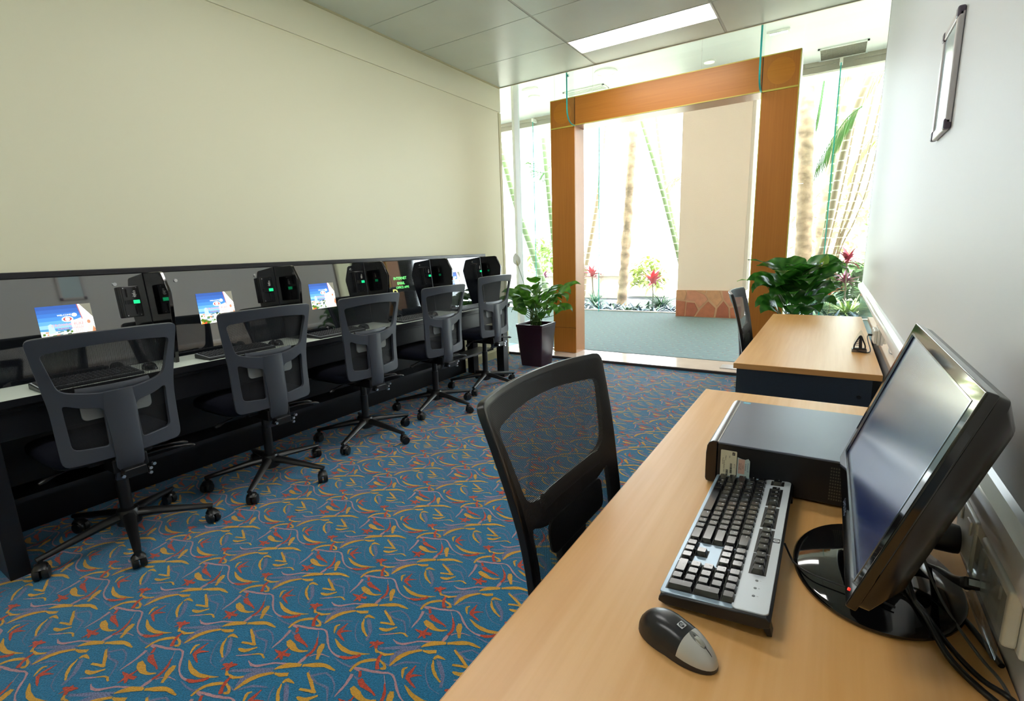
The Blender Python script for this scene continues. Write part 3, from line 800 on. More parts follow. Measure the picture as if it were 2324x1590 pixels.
def build_chair(meshm):
    ch = bpy.data.objects.new('office_chair', None); COL.objects.link(ch)
    out = rpoly([(-.216, .452), (.216, .452), (.219, .70), (.258, .985), (.12, .992), (-.12, .992), (-.258, .985), (-.219, .70)], [.035, .035, .05, .028, .2, .2, .028, .05])
    up = [(-.182, .764), (-.12, .746), (-.06, .735), (0, .731), (.06, .735), (.12, .746), (.182, .764), (.220, .924), (.10, .936), (0, .940), (-.10, .936), (-.220, .924)]
    up = rpoly(up, [.03, .05, .05, .05, .05, .05, .03, .02, .05, .05, .05, .02])
    lo = rpoly([(-.176, .518), (-.060, .506), (-.058, .672), (-.130, .686), (-.182, .712)], [.022, .014, .022, .03, .018])
    hi = [(-a, b) for a, b in reversed(lo)]
    plate('back_frame', out, [up, lo, hi], .016, 0, CHP, ch)
    # the cloth, in front of the frame, with its own metric UV
    mo = rpoly([(-.204, .478), (.204, .478), (.205, .70), (.242, .975), (.12, .982), (-.12, .982), (-.242, .975), (-.205, .70)], [.03, .03, .05, .02, .2, .2, .02, .05])
    g = plate('back_mesh', mo, [], .001, .012, meshm, ch, bevel=0)
    g.modifiers.clear()
    uv = g.data.uv_layers.new(name='UVMap')
    for l in g.data.loops:
        c = g.data.vertices[l.vertex_index].co; uv.data[l.index].uv = (c.y, c.z)
    # spine
    sp = MB(); prof = []
    for k in range(13):
        t = k / 12; z = .735 - .40 * t
        x = back_x(0, max(z, .45)) - .004 - .010 * math.sin(PI * t) + (.035 * ((t - .7) / .3) ** 2 if t > .7 else 0)
        hw = .060 - .004 * math.sin(PI * t) - .008 * t; prof.append((x, z, hw))
    vs = []; fs = []
    for x, z, hw in prof:
        vs += [(x + .020, -hw, z), (x + .003, -hw, z), (x - .007, -hw * .72, z), (x - .007, hw * .72, z), (x + .003, hw, z), (x + .020, hw, z)]
    for i in range(12):
        for k in range(6):
            a = i * 6 + k; b = i * 6 + (k + 1) % 6; fs.append((a, b, b + 6, a + 6))
    fs += [tuple(range(5, -1, -1)), tuple(range(72, 78))]
    sp.add(vs, fs).obj('spine', CHP, ch, smooth=50)
    # lumbar support
    lb = MB()
    lb.tube([(back_x(y, .745) + .020, y, .742 + .25 * y * y) for y in [-.13 + .026 * k for k in range(11)]], .017, 10, flat=(.45, 1.1))
    lb.obj('lumbar_bar', CHP, ch, smooth=60)
    MB().prism(rrect(.25, .075, .02), -.004, .004, None, Matrix(((0, 0, 1, back_x(.09, .66) + .022), (1, 0, 0, 0), (0, 1, 0, .662), (0, 0, 0, 1)))).obj('lumbar_pad', CHL, ch, bevel=.002)
    # seat
    superbox(.118, 0, .468, .222, .238, .040, dome=-.008).obj('seat', SEAT, ch, smooth=80)
    superbox(.110, 0, .436, .200, .220, .018).obj('seat_pan', CHB, ch, smooth=60)
    me = MB().box((-.15, -.065, .375), (.10, .065, .436)).box((-.190, -.042, .352), (-.10, .042, .392)).box((-.06, -.12, .405), (-.02, .12, .425))
    me.obj('mechanism', CHB, ch, bevel=.006)
    for y, z in ((-.05, .372), (-.048, .352), (-.066, .386), (.05, .372)): MB().cyl((-.190, y, z), (-.202, y, z), .009, .007, 10).obj('bolt', CHROME, ch)
    for sgn, x in ((-1, -.03), (-1, -.10), (1, .02)):
        lv = MB(); p = bez((x, .06 * sgn, .405), (x, .14 * sgn, .41), (x - .01, .20 * sgn, .405), (x - .02, .27 * sgn, .385), 10)
        lv.tube(p, [.006] * 2 + [.008, .0065] * 3 + [.010, .016, .008], 10, flat=(1, .7)); lv.obj('lever', CHB, ch, smooth=60)
    MB().cyl((0, 0, .20), (0, 0, .378), .014, n=20, m=CHROME).cyl((0, 0, .085), (0, 0, .300), .025, n=20, m=CHB).cyl((0, 0, .30), (0, 0, .385), .021, .019, 20, CHB).obj('gas_column', None, ch)
    base = MB().lathe([(.030, .070), (.048, .082), (.050, .125), (.040, .150), (.027, .158)], 24).obj('base_hub', CHB, ch)
    for k in range(5):
        R_ = Rz(2 * PI * k / 5)
        lg = MB()
        lg.tube([(.03, 0, .122), (.10, 0, .116), (.20, 0, .100), (.29, 0, .086), (.332, 0, .080)], [.031, .027, .022, .018, .015], 8, None, R_, flat=(.86, .72))
        lg.obj('leg', CHB, base, smooth=50)
        cs = MB(); a = 1.1 + 2.1 * k
        C_ = R_ @ T(.320, 0, 0) @ Rz(a) @ T(.016, 0, 0)
        cs.cyl((-.016, 0, .055), (-.016, 0, .082), .009, m=CHB, M=C_)
        for s_ in (-1, 1):
            cs.lathe([(.012, -.012), (.024, -.011), (.0275, -.006), (.0275, .006), (.024, .011), (.012, .012)], 22, CHB, C_ @ T(0, s_ * .0145, .0277) @ Rx(PI / 2))
        cs.tube([(.020, 0, .044), (.006, 0, .058), (-.016, 0, .060), (-.026, 0, .046)], .014, 8, CHB, C_, flat=(1.5, .5))
        cs.obj('caster', None, base, smooth=50)
    return ch
proto = build_chair(MESH)
chairs = [((-2.645, .797), PI, -88, 0, 'grey-backed mesh office chair at the bench nearest the camera'),
          ((-2.645, 1.495), PI, -122, 0.012, 'grey-backed mesh office chair at the bench, second from the camera'),
          ((-2.655, 2.215), PI, 4, 0.012, 'grey-backed mesh office chair at the bench, middle of the row of five'),
          ((-2.655, 2.955), PI, 0, 0.015, 'grey-backed mesh office chair at the bench, second from the glass doorway'),
          ((-2.660, 3.665), PI, -2, 0.052, 'raised grey-backed mesh office chair at the bench beside the potted plant')]
def place_chair(o, xy, yaw, phase, lift, label, group):
    o.location = (xy[0], xy[1], 0); o.rotation_euler = (0, 0, yaw)
    tag(o, label, 'chair', group)
    for c in o.children:
        n = c.name.split('.')[0]
        if n == 'base_hub': c.rotation_euler = (0, 0, math.radians(phase) - yaw)
        elif n == 'gas_column': c.scale = (1, 1, 1 + lift / .38)
        else: c.location.z = lift
src = [proto] + [copy_tree(proto) for k in range(4)]
for o, (xy, yaw, ph, lift, lab) in zip(src, chairs): place_chair(o, xy, yaw, ph, lift, lab, 'mesh chairs along the bench')
nc = copy_tree(proto)
for c in nc.children:
    if c.name.startswith('back_mesh'):
        c.data = c.data.copy(); c.data.materials[0] = MESHN
    if c.name.startswith('back_frame') or c.name.startswith('spine') or c.name.startswith('lumbar'):
        c.data = c.data.copy(); c.data.materials[0] = mat('chair_plastic_shaded', (24, 24, 27), .3, spec=.6)  # darker copy of the grey frame plastic, shade put into its colour
place_chair(nc, (-.292, .932), math.radians(-2), 40, 0.0, 'black mesh office chair with shade-darkened frame pushed up to the near wooden desk', None)
for c in nc.children:
    if c.name.split('.')[0] in ('back_frame', 'back_mesh', 'spine', 'lumbar_bar', 'lumbar_pad'):
        c.matrix_local = T(-.15, 0, .44) @ Ry(math.radians(-6.5)) @ Matrix.Scale(1.0, 4, (0, 1, 0)) @ T(.15, 0, -.44)
fc = copy_tree(nc)
place_chair(fc, (-.262, 3.385), math.radians(1), 10, 0.0, 'black mesh office chair with shade-darkened frame seen edge-on at the far wooden desk', None)

# ------------------------------------------------------------------ wooden desks
DW = wood_mat('desk_beech', (223, 165, 92), (233, 182, 116), axis=1, rough=.38)
DE = wood_mat('desk_edge', (192, 136, 78), (206, 154, 96), axis=0, rough=.35)
NAVY = mat('desk_navy', (38, 48, 62), .45, noise=(300, .12))
def desk(label, y0, y1, xl, xr, ztop):
    d = thing('desk', label, 'desk', ((xl + xr) / 2, (y0 + y1) / 2, 0))
    ox, oy = (xl + xr) / 2, (y0 + y1) / 2
    def p(mb, n, m, **k):
        o = mb.obj(n, m, d, **k); o.location = (-ox, -oy, 0); return o
    DW.node_tree.nodes['Principled BSDF'].inputs['Specular IOR Level'].default_value = .75
    p(MB().box((xl, y0, ztop - .025), (xr, y1, ztop)), 'desk_top', DW, bevel=.0015)
    e = MB().box((xl - .0012, y0 - .0012, ztop - .0245), (xr, y0, ztop - .0012)).box((xl - .0012, y1, ztop - .0245), (xr, y1 + .0012, ztop - .0012)).box((xl - .0015, y0, ztop - .0245), (xl, y1, ztop - .0012))
    p(e, 'edge_band', DE, smooth=0)
    for a in (y0 + .004, y1 - .029):
        s = p(MB().box((xl + .012, a, 0), (xr - .03, a + .025, ztop - .0255)), 'side_panel', NAVY, bevel=.001)
    g = MB().cyl((xr - .07, y0 + .0045, ztop - .1), (xr - .07, y0 + .002, ztop - .1), .008, n=16)
    p(g, 'panel_cap', BLACK)
    p(MB().box((xr - .12, y0 + .03, .30), (xr - .10, y1 - .03, ztop - .03)), 'modesty_panel', NAVY)
    return d
ZT = .72
desk('near wooden desk with pale beech top carrying the monitor and keyboard', .09, 1.890, -.358, .2245, ZT)
desk('far wooden desk with pale beech top and dark navy side panel', 2.375, 4.185, -.336, .208, ZT)

# ------------------------------------------------------------------ keyboards
KSIL = mat('keyboard_silver', (214, 222, 230), .28, metal=.2, spec=.5)
KBLK = mat('keyboard_black', (26, 28, 32), .4)
KEYM = mat('key_black', (24, 25, 30), .16, spec=.9)
KLEG = mat('key_legend', (225, 228, 230), .4)
KH = .0075
def key_mesh(w, d, legend=None, m=KEYM, two=None):
    mb = MB(); W_, D_ = w * .01905 - .0012, d * .01905 - .0012
    b = rrect(W_, D_, .0016, 3); t = rrect(W_ - .0052, D_ - .0052, .0016, 3, cy=.0006)
    mb.prism(b, 0, KH, m, None, top=t)
    if legend:
        add_text(mb, legend, .0052 if len(legend) < 3 else .0032, T(-W_ * .5 + .0062 if W_ > .02 and len(legend) > 1 else -.002, .0028, KH + .0001), KLEG)
    return mb
_km = {}
def key(parent, x, y, w=1, d=1, legend=None, z=0.0, rough=None):
    k = (w, d, legend)
    if k not in _km:
        o = key_mesh(w, d, legend).obj('key', smooth=30); _km[k] = o.data
    else:
        o = bpy.data.objects.new('key', _km[k]); COL.objects.link(o)
    o.parent = parent; o.location = (x * .01905 + w * .01905 / 2, y * .01905 + d * .01905 / 2, z)
    return o
kb = thing('keyboard', 'black and silver keyboard with back feet raised on the near desk', 'keyboard', (-.180, 1.120, ZT + .0035), (0, 0, 0))
tilt = math.atan2(.014, .150)
kb.matrix_world = T(-.180, 1.118, ZT + .0040) @ Rz(-PI / 2) @ Rx(tilt)
KW, KD = .456, .152
body = MB()
prof = [(0, .004), (.002, .012), (.010, .0165), (.100, .0185), (KD - .006, .0185), (KD, .014), (KD - .002, .004), (KD - .015, 0), (.010, 0)]
body.prism(prof, 0, KW, None, Matrix(((0, 0, 1, 0), (1, 0, 0, 0), (0, 1, 0, 0), (0, 0, 0, 1))))
body.obj('body', KBLK, kb, bevel=.002)
ZS = .0186
fp = MB()                                          # silver facia behind the function keys, and the bright field between key groups
fp.prism(rrect(KW - .010, .047, .008, cx=KW / 2, cy=KD - .027), ZS - .001, ZS + .0016)
fp.obj('silver_panel', KSIL, kb, bevel=.0008)
wl_ = MB()
wl_.prism(rrect(KW - .008, .102, .004, cx=KW / 2, cy=.0535), ZS - .0035, ZS + .0002)
wl_.obj('key_bed', mat('keyboard_bed', (166, 188, 206), .25, metal=.3), kb, bevel=.0008)
kx, ky = .0130 / .01905, .0095 / .01905
well = MB()
for a, b, c, d in ((0, 0, 15, 5), (15.25, 0, 18.25, 1), (16.25, 1, 17.25, 2), (15.25, 3, 18.25, 5), (18.5, 0, 22.5, 5)):
    well.box(((kx + a) * .01905 - .001, (ky + b) * .01905 - .001, ZS - .002), ((kx + c) * .01905 + .001, (ky + d) * .01905 + .001, ZS + .0006))
for a, n in ((0, 1), (2, 4), (6.5, 4), (11, 4), (15.25, 3)):
    well.box(((kx + a) * .01905 - .002, .1125, ZS), ((kx + a + n) * .01905 + .001, .1365, ZS + .0019))
well.obj('key_well', mat('key_well', (10, 10, 13), .4), kb)
rows = [
 (4, [('`', 1)] + [(c, 1) for c in '1234567890-='] + [('Back', 2)]),
 (3, [('Tab', 1.5)] + [(c, 1) for c in 'QWERTYUIOP[]'] + [('\\', 1.5)]),
 (2, [('Caps', 1.75)] + [(c, 1) for c in "ASDFGHJKL;'"] + [('Enter', 2.25)]),
 (1, [('Shift', 2.25)] + [(c, 1) for c in 'ZXCVBNM,./'] + [('Shift', 2.75)]),
 (0, [('Ctrl', 1.5), ('W', 1), ('Alt', 1.5), (None, 5.5), ('Alt', 1.5), ('W', 1), ('M', 1), ('Ctrl', 2)])]
zk = ZS + .0004
for r, ks in rows:
    x = 0
    for c, w in ks:
        key(kb, kx + x, ky + r, w, 1, c, zk); x += w
for a, c in ((0, 'Esc'),): key(kb, kx + a, .1150 / .01905, 1, 1, c, ZS + .0015)
for j, a in enumerate((2, 6.5, 11)):
    for q in range(4): key(kb, kx + a + q, .1150 / .01905, 1, 1, 'F%d' % (j * 4 + q + 1), ZS + .0015)
for q, c in enumerate(('Prt', 'Scr', 'Brk')): key(kb, kx + 15.25 + q, .1150 / .01905, 1, 1, c, ZS + .0015)
for q, c in enumerate(('<', 'v', '>')): key(kb, kx + 15.25 + q, ky, 1, 1, c, zk)
key(kb, kx + 16.25, ky + 1, 1, 1, '^', zk)
for q, (c, e) in enumerate((('Ins', 'Del'), ('Home', 'End'), ('PgUp', 'PgDn'))):
    key(kb, kx + 15.25 + q, ky + 4, 1, 1, c, zk); key(kb, kx + 15.25 + q, ky + 3, 1, 1, e, zk)
for x, y, w, d, c in ((0, 4, 1, 1, 'Num'), (1, 4, 1, 1, '/'), (2, 4, 1, 1, '*'), (3, 4, 1, 1, '-'), (0, 3, 1, 1, '7'), (1, 3, 1, 1, '8'), (2, 3, 1, 1, '9'), (3, 2, 1, 2, '+'), (0, 2, 1, 1, '4'), (1, 2, 1, 1, '5'), (2, 2, 1, 1, '6'),
                      (0, 1, 1, 1, '1'), (1, 1, 1, 1, '2'), (2, 1, 1, 1, '3'), (3, 0, 1, 2, 'Ent'), (0, 0, 2, 1, '0'), (2, 0, 1, 1, '.')):
    key(kb, kx + 18.5 + x, ky + y, w, d, c, zk)
def hp_badge(parent, M, s, ground, ink):
    mb = MB(); mb.prism(rrect(s, s * .82, s * .06, 2), 0, .0003, ground, M)
    cir = [(s * .36 * math.cos(a), s * .36 * math.sin(a)) for a in [k * PI / 12 for k in range(24)]]
    mb.prism(cir, .0003, .0005, ink, M)
    add_text(mb, 'hp', s * .62, M @ T(0, 0, .0007) @ Matrix(((1, .25, 0, 0), (0, 1, 0, 0), (0, 0, 1, 0), (0, 0, 0, 1))), ground)
    o = mb.obj('badge', None, parent, smooth=0); return o
INK = mat('logo_ink', (36, 42, 54), .4); GRD = mat('logo_ground', (206, 210, 214), .35)
hp_badge(kb, T((kx + 12.6) * .01905, KD - .0105, ZS + .0018), .013, INK, GRD)
for q, c in enumerate(('1', 'A', 'S')):
    l = MB().lathe([(.0022, 0), (.0020, .0006), (.001, .0009)], 14, mat('led_grey', (120, 126, 132), .3)).obj('indicator', None, kb, loc=((kx + 19.1 + q * 1.0) * .01905, .126, ZS + .0016))
    t = MB(); add_text(t, c, .0035, T((kx + 19.1 + q * 1.0) * .01905, .131, ZS + .0019), INK); t.obj('indicator_mark', None, kb, smooth=0)
for x in (.012, KW - .030):                                           # the fold-out feet
    f = MB().prism([(0, .001), (.016, .003), (.019, -.0155), (.013, -.0165), (.009, -.008)], 0, .018, None, Matrix(((0, 0, 1, x), (1, 0, 0, KD - .020), (0, 1, 0, 0), (0, 0, 0, 1)))).obj('foot', KBLK, kb)

# ------------------------------------------------------------------ mouse
def mouse_body(L, Wd, Hh, nu=30, nv=14, y_scale=1.0):
    """half-egg shell; local +x is the button end"""
    pts = []
    for j in range(nv + 1):
        v = j / nv; ph = v * PI / 2
        ring = []
        for i in range(nu):
            th = 2 * PI * i / nu
            cx, sx = math.cos(th), math.sin(th)
            r = math.cos(ph) ** .62
            w = Wd / 2 * (1 - .10 * cx) * (1 - .10 * (1 - abs(cx)) ** 2)
            x = L / 2 * r * math.copysign(abs(cx) ** .95, cx); y = w * r * math.copysign(abs(sx) ** .95, sx)
            z = Hh * math.sin(ph) * (1 - .16 * (x / (L / 2)) - .12 * (x / (L / 2)) ** 2)
            ring.append((x, y, z))
        pts.append(ring)
    return pts
ms = thing('computer_mouse', 'black computer mouse with silver buttons in front of the keyboard', 'mouse', (-.1355, .597, ZT + .0008), (0, 0, math.radians(-20)))
L_, W__, H_ = .116, .060, .036
P_ = mouse_body(L_, W__, H_, 40, 16)
nu, nv = 40, 16
MBLK = mat('mouse_black', (30, 31, 36), .30, spec=.5); MSIL = mat('mouse_silver', (196, 196, 192), .32, metal=.3); MLOW = mat('mouse_side', (44, 40, 40), .45)
def egg(name, sc, m, cuts, parent):
    mb = MB(); [mb.v.extend(r) for r in P_]
    for j in range(nv):
        for i in range(nu):
            a, b = j * nu + i, j * nu + (i + 1) % nu; mb.f.append((a, b, b + nu, a + nu)); mb.m.append(0)
    mb.f.append(tuple(range(nu - 1, -1, -1))); mb.m.append(0)
    o = mb.obj(name, m, parent, smooth=0); b = bmesh.new(); b.from_mesh(o.data)
    bmesh.ops.remove_doubles(b, verts=b.verts, dist=1e-5)
    for v in b.verts: v.co = Vector((v.co.x * sc, v.co.y * sc, v.co.z * sc))
    for co, no in cuts:
        bmesh.ops.bisect_plane(b, geom=b.verts[:] + b.edges[:] + b.faces[:], plane_co=co, plane_no=no, clear_inner=True)
    b.to_mesh(o.data); b.free()
    o.data.polygons.foreach_set('use_smooth', [True] * len(o.data.polygons)); o.data.set_sharp_from_angle(angle=1.2)
    return o
egg('shell', .988, MBLK, [], ms)
egg('side_band', .994, MLOW, [((0, 0, .011), (-.10, 0, -1))], ms)
egg('button_cover', 1.0, MSIL, [((.014, 0, 0), (1, 0, -.12)), ((.014, 0, .010), (.12, 0, 1))], ms)
def mz(x, y=0):
    u = x / (L_ / 2); r = min(1, math.hypot(u, y / (W__ / 2 * (1 - .1 * u))))
    ph = math.acos(min(1, r ** (1 / .62))) if r < 1 else 0
    return H_ * math.sin(ph) * (1 - .16 * u - .12 * u * u)
MB().tube([(x, .0005, mz(x) + .0002) for x in [.022 + .0028 * k for k in range(11)]], [.0004] + [.0006] * 9 + [.0004], 6).obj('button_gap', DARKT, ms)
wz = mz(.030)
MB().lathe([(.0045, -.0032), (.0105, -.0026), (.0110, 0), (.0105, .0026), (.0045, .0032)], 26, mat('wheel_grey', (168, 170, 160), .5), T(.030, 0, wz - .0085) @ Rx(PI / 2)).obj('scroll_wheel', None, ms)
MB().prism([(.013 * math.cos(a), .0052 * math.sin(a)) for a in [k * PI / 10 for k in range(20)]], -.002, .0008, mat('wheel_recess', (120, 122, 120), .4), T(.030, 0, wz - .0012) @ Ry(math.radians(24))).obj('wheel_recess', None, ms)
hp_badge(ms, T(.006, 0, mz(.006) + .0003) @ Ry(math.radians(13)) @ Rz(-PI / 2), .0105, GRD, INK)

# ------------------------------------------------------------------ simple copies on the bench
bk = thing('keyboard', '', 'keyboard')
MB().prism([(0, 0), (.155, 0), (.155, .020), (.148, .024), (.010, .014), (0, .009)], -.19, .19, None, Matrix(((-1, 0, 0, .0775), (0, 0, 1, 0), (0, 1, 0, 0), (0, 0, 0, 1)))).obj('body', KBLK, bk, bevel=.002)
rim = MB()
zf = lambda x: .0140 + (.1475 - (x + .0775)) * .01 / .138
for a, b in (((-.0725, -.186), (-.066, .186)), ((.066, -.186), (.0725, .186)), ((-.066, -.186), (.066, -.181)), ((-.066, .181), (.066, .186))):
    rim.add([(a[0], a[1], zf(a[0]) + .0012), (b[0], a[1], zf(b[0]) + .0012), (b[0], b[1], zf(b[0]) + .0012), (a[0], b[1], zf(a[0]) + .0012)], [(0, 1, 2, 3)])
rim.obj('silver_rim', KSIL, bk, smooth=0)
kk = MB()
for r in range(6):
    for c in range(19):
        x = -.056 + r * .0205; y = -.171 + c * .0188
        z = zf(x) + .001
        kk.prism([(x - .0085, y - .0082), (x + .0085, y - .0082), (x + .0085, y + .0082), (x - .0085, y + .0082)], z, z + .005, None, None, top=[(x - .0062, y - .006), (x + .0062, y - .006), (x + .0062, y + .006), (x - .0062, y + .006)])
ko = kk.obj('keys', mat('key_dark', (30, 32, 36), .35, spec=.5), bk, smooth=0); ko['kind'] = 'stuff'
ords = ['nearest the camera', 'second from the camera', 'at the middle bench place', 'fourth from the camera', 'farthest from the camera']
bm_ = thing('computer_mouse', '', 'mouse')
sh = MB(); Q = mouse_body(.105, .058, .034, 20, 8)
for j in range(8):
    for i in range(20): sh.add([Q[j][i], Q[j][(i + 1) % 20], Q[j + 1][(i + 1) % 20], Q[j + 1][i]], [(0, 1, 2, 3)])
sh.add(Q[0], [tuple(range(19, -1, -1))])
so = sh.obj('shell', mat('mouse_gloss', (16, 16, 18), .15, spec=.7), bm_, smooth=80)
bmw = bmesh.new(); bmw.from_mesh(so.data); bmesh.ops.remove_doubles(bmw, verts=bmw.verts, dist=1e-5); bmw.to_mesh(so.data); bmw.free()
MB().lathe([(.005, -.0026), (.0085, -.002), (.0085, .002), (.005, .0026)], 16, CHB, T(.028, 0, .0200) @ Rx(PI / 2)).obj('scroll_wheel', None, bm_)
for i, y in enumerate(KB_Y):
    k = bk if i == 0 else copy_tree(bk)
    k.location = (-2.828, y, .7307); k.rotation_euler = (0, 0, 0)
    tag(k, 'slim black keyboard with silver rim on the bench, ' + ords[i], 'keyboard', 'keyboards along the bench')
    m_ = bm_ if i == 0 else copy_tree(bm_)
    m_.location = (-2.84, y + .245, .7307); m_.rotation_euler = (0, 0, PI + .3 * (i % 2))
    tag(m_, 'glossy black mouse on the bench, ' + ords[i], 'mouse', 'mice along the bench')

# ------------------------------------------------------------------ desktop computer
pc = thing('desktop_computer', 'flat black desktop computer with stickers lying on the near desk beside the monitor', 'computer', (-.205, 1.113, ZT))
PT = mat('pc_lid', (112, 120, 138), .36, metal=.35, noise=(4, .05)); PS = mat('pc_side', (16, 17, 22), .42); PB = mat('pc_bezel', (34, 24, 24), .28, spec=.6)
PW, PDp, PH = .352, .338, .100
for x, y in ((.04, .03), (.31, .03), (.04, .30), (.31, .30)): MB().cyl((x, y, 0), (x, y, .006), .010).obj('foot', BLACKP, pc)
MB().box((.024, .001, .005), (PW, PDp - .001, PH - .003)).obj('case', PS, pc, bevel=.002)
MB().box((.024, .000, PH - .0045), (PW, PDp, PH)).obj('lid', PT, pc, bevel=.0015)
bz = MB().prism([(.0, .010), (.002, .004), (.008, .003), (.0235, .003), (.0235, PH + .001), (.014, PH + .001), (.006, PH - .004), (.002, PH - .012), (.0, PH - .03)], -.001, PDp + .001, None, Matrix(((1, 0, 0, 0), (0, 0, 1, 0), (0, 1, 0, 0), (0, 0, 0, 1))))
bz.obj('front_bezel', PB, pc, bevel=.002)
MB().box((.0236, .0, PH + .0002), (.0256, PDp, PH + .0012)).obj('bright_seam', ALU, pc, smooth=0)
vg = MB()
for i in range(26):
    for j in range(11):
        x = PW - .115 + i * .0042; z = .016 + j * .0066
        vg.add([(x, -.0002, z), (x + .0026, -.0002, z), (x + .0026, -.0002, z + .0038), (x, -.0002, z + .0038)], [(0, 1, 2, 3)])
vo = vg.obj('vent_holes', mat('vent_dark', (92, 92, 84), .4, metal=.4), pc, smooth=0); vo['kind'] = 'stuff'
PAP = mat('sticker_paper', (226, 224, 198), .5); INKB = mat('print_black', (34, 32, 36), .5); PNK = mat('print_pink', (224, 186, 170), .5); BLU = mat('print_blue', (150, 190, 214), .5); BRN = mat('print_brown', (120, 84, 84), .5)
FM = lambda x, z: Matrix(((1, 0, 0, x), (0, 0, -1, -.0006), (0, 1, 0, z), (0, 0, 0, 1)))
s = MB().prism(rrect(.033, .074, .002, 3), 0, .0004, PAP, FM(.048, .047))
hb = FM(.058, .078) @ T(0, 0, .0006) @ Rz(-PI / 2)
s.prism(rrect(.007, .0055, .0004, 2), 0, .0001, INKB, hb); add_text(s, 'hp', .0045, hb @ T(0, 0, .0003), PAP)
rnd = random.Random(5)
for x, z0, n in ((.0535, .032, 22), (.0455, .012, 24)):
    z = z0
    for k in range(n):
        h = rnd.choice((.0004, .0006, .001)); s.box((x - .0022, -.0012, z), (x + .0022, -.0011, z + h), INKB); z += h + rnd.choice((.0004, .0006))
for x, zz, t in ((.0395, .046, 'Serial Number CZC'), (.0365, .058, 'Product ID'), (.0425, .066, 'Made in'), (.0602, .050, 'RT 3.2'), (.0500, .070, 'S/N')):
    add_text(s, t, .0034, FM(x, zz) @ T(0, 0, .0007) @ Rz(-PI / 2), INKB)
s.obj('label_sticker', None, pc, smooth=0)
s = MB().prism([(-.0125, -.031), (.0125, -.031), (.0125, .026), (.009, .031), (.003, .028), (-.004, .0285), (-.0125, .031)], 0, .0004, mat('licence_paper', (198, 218, 216), .5), FM(.0785, .041))
s.prism(rrect(.013, .034, .0005, 2), .0004, .0006, PNK, FM(.0745, .052))
s.prism([(-.006, 0), (0, .005), (.006, 0), (0, -.004)], .0004, .0007, BRN, FM(.080, .020))
for dz in (-.0015, .0015): s.box((.067, -.0013, .020 + dz - .0003), (.090, -.0011, .020 + dz + .0003), BRN)
add_text(s, 'Windows XP', .0040, FM(.0875, .052) @ T(0, 0, .0008) @ Rz(-PI / 2), mat('print_navy', (70, 96, 150), .5))
for x, t in ((.083, 'Professional'), (.0775, '1-2CPU'), (.0735, 'X12-47 309'), (.0700, 'HPQ 00043')): add_text(s, t, .0032, FM(x, .052) @ T(0, 0, .0008) @ Rz(-PI / 2), INKB)
s.obj('licence_sticker', None, pc, smooth=0)
s = MB().prism(rrect(.018, .014, .003, 3), 0, .0003, mat('badge_sky', (96, 190, 220), .4), T(.041, PDp - .016, PH + .0001))
add_text(s, 'intel', .0062, T(.041, PDp - .016, PH + .0007), WORD)
s.obj('intel_badge', None, pc, smooth=0)

# ------------------------------------------------------------------ monitor
mo = thing('monitor', 'glossy black flat monitor tilted back on a round stand on the near desk', 'monitor', (.096, .899, ZT))
MW, MHt, tlt = .483, .290, .324
Mm = Matrix.Translation((.0445 - .096, .8775 - .899, .826 - ZT)) @ Rz(.003 + PI / 2 * 0) @ frame_M((0, 0, 0), (0, -1, 0), (math.sin(tlt), 0, math.cos(tlt)))
# local: x = along the screen towards the camera (-Y), y = up the screen, z = out of the screen
def mp(mb, n, m, par=mo, **k): return mb.obj(n, m, par, **k)
chk = Mm.to_3x3() @ Vector((0, 0, 1))
sgn = 1 if chk.x < 0 else -1
bw = .022
b_ = MB()
ow = rrect(MW, MHt, .006, 3, 0, MHt / 2); 
def ring(mb, wo, ho, wi, hi_, z0, z1, m, cy=MHt / 2, cyi=None):
    cyi = cy if cyi is None else cyi
    o = [(-wo / 2, cy - ho / 2), (wo / 2, cy - ho / 2), (wo / 2, cy + ho / 2), (-wo / 2, cy + ho / 2)]
    i = [(-wi / 2, cyi - hi_ / 2), (wi / 2, cyi - hi_ / 2), (wi / 2, cyi + hi_ / 2), (-wi / 2, cyi + hi_ / 2)]
    vs = [(x, y, z0 * sgn) for x, y in o] + [(x, y, z0 * sgn) for x, y in i] + [(x, y, z1 * sgn) for x, y in o] + [(x, y, z1 * sgn) for x, y in i]
    fs = []
    for k in range(4):
        n = (k + 1) % 4
        fs += [(8 + k, 8 + n, 12 + n, 12 + k), (k, 4 + k, 4 + n, n), (k, n, 8 + n, 8 + k), (4 + k, 12 + k, 12 + n, 4 + n)]
    mb.add(vs, fs, m, Mm)
ring(b_, MW, MHt, MW - 2 * bw, MHt - .045, -.012, 0, GLOSSB, cyi=MHt / 2 + .004)
mp(b_, 'bezel', None, bevel=.0025)
lw, lh = MW - 2 * bw, MHt - .045
l_ = MB().box((-lw / 2 - .002, MHt / 2 + .004 - lh / 2 - .002, -.010 * sgn), (lw / 2 + .002, MHt / 2 + .004 + lh / 2 + .002, -.004 * sgn), mat('lcd_surface', (14, 38, 100), .20, spec=.9, ior=2.3), Mm)
mp(l_, 'screen', None, smooth=0)
tl = MB(); ring(tl, lw + .004, lh + .004, lw, lh, -.003, .0006, mat('inner_chrome', (170, 180, 190), .12, metal=.9), cy=MHt / 2 + .004); mp(tl, 'screen_rim', None, smooth=0)
rr = MB()
def lay(w, h, z, cy=MHt / 2): return [(x, y, z * sgn) for x, y in rrect(w, h, .012, 4, 0, cy)]
Ls = [lay(MW - .004, MHt - .004, -.012), lay(MW - .006, MHt - .006, -.023), lay(MW - .06, MHt - .06, -.046), lay(MW * .62, MHt * .6, -.060), lay(MW * .45, MHt * .42, -.062)]
n_ = len(Ls[0]); vs = sum(Ls, []); fs = []
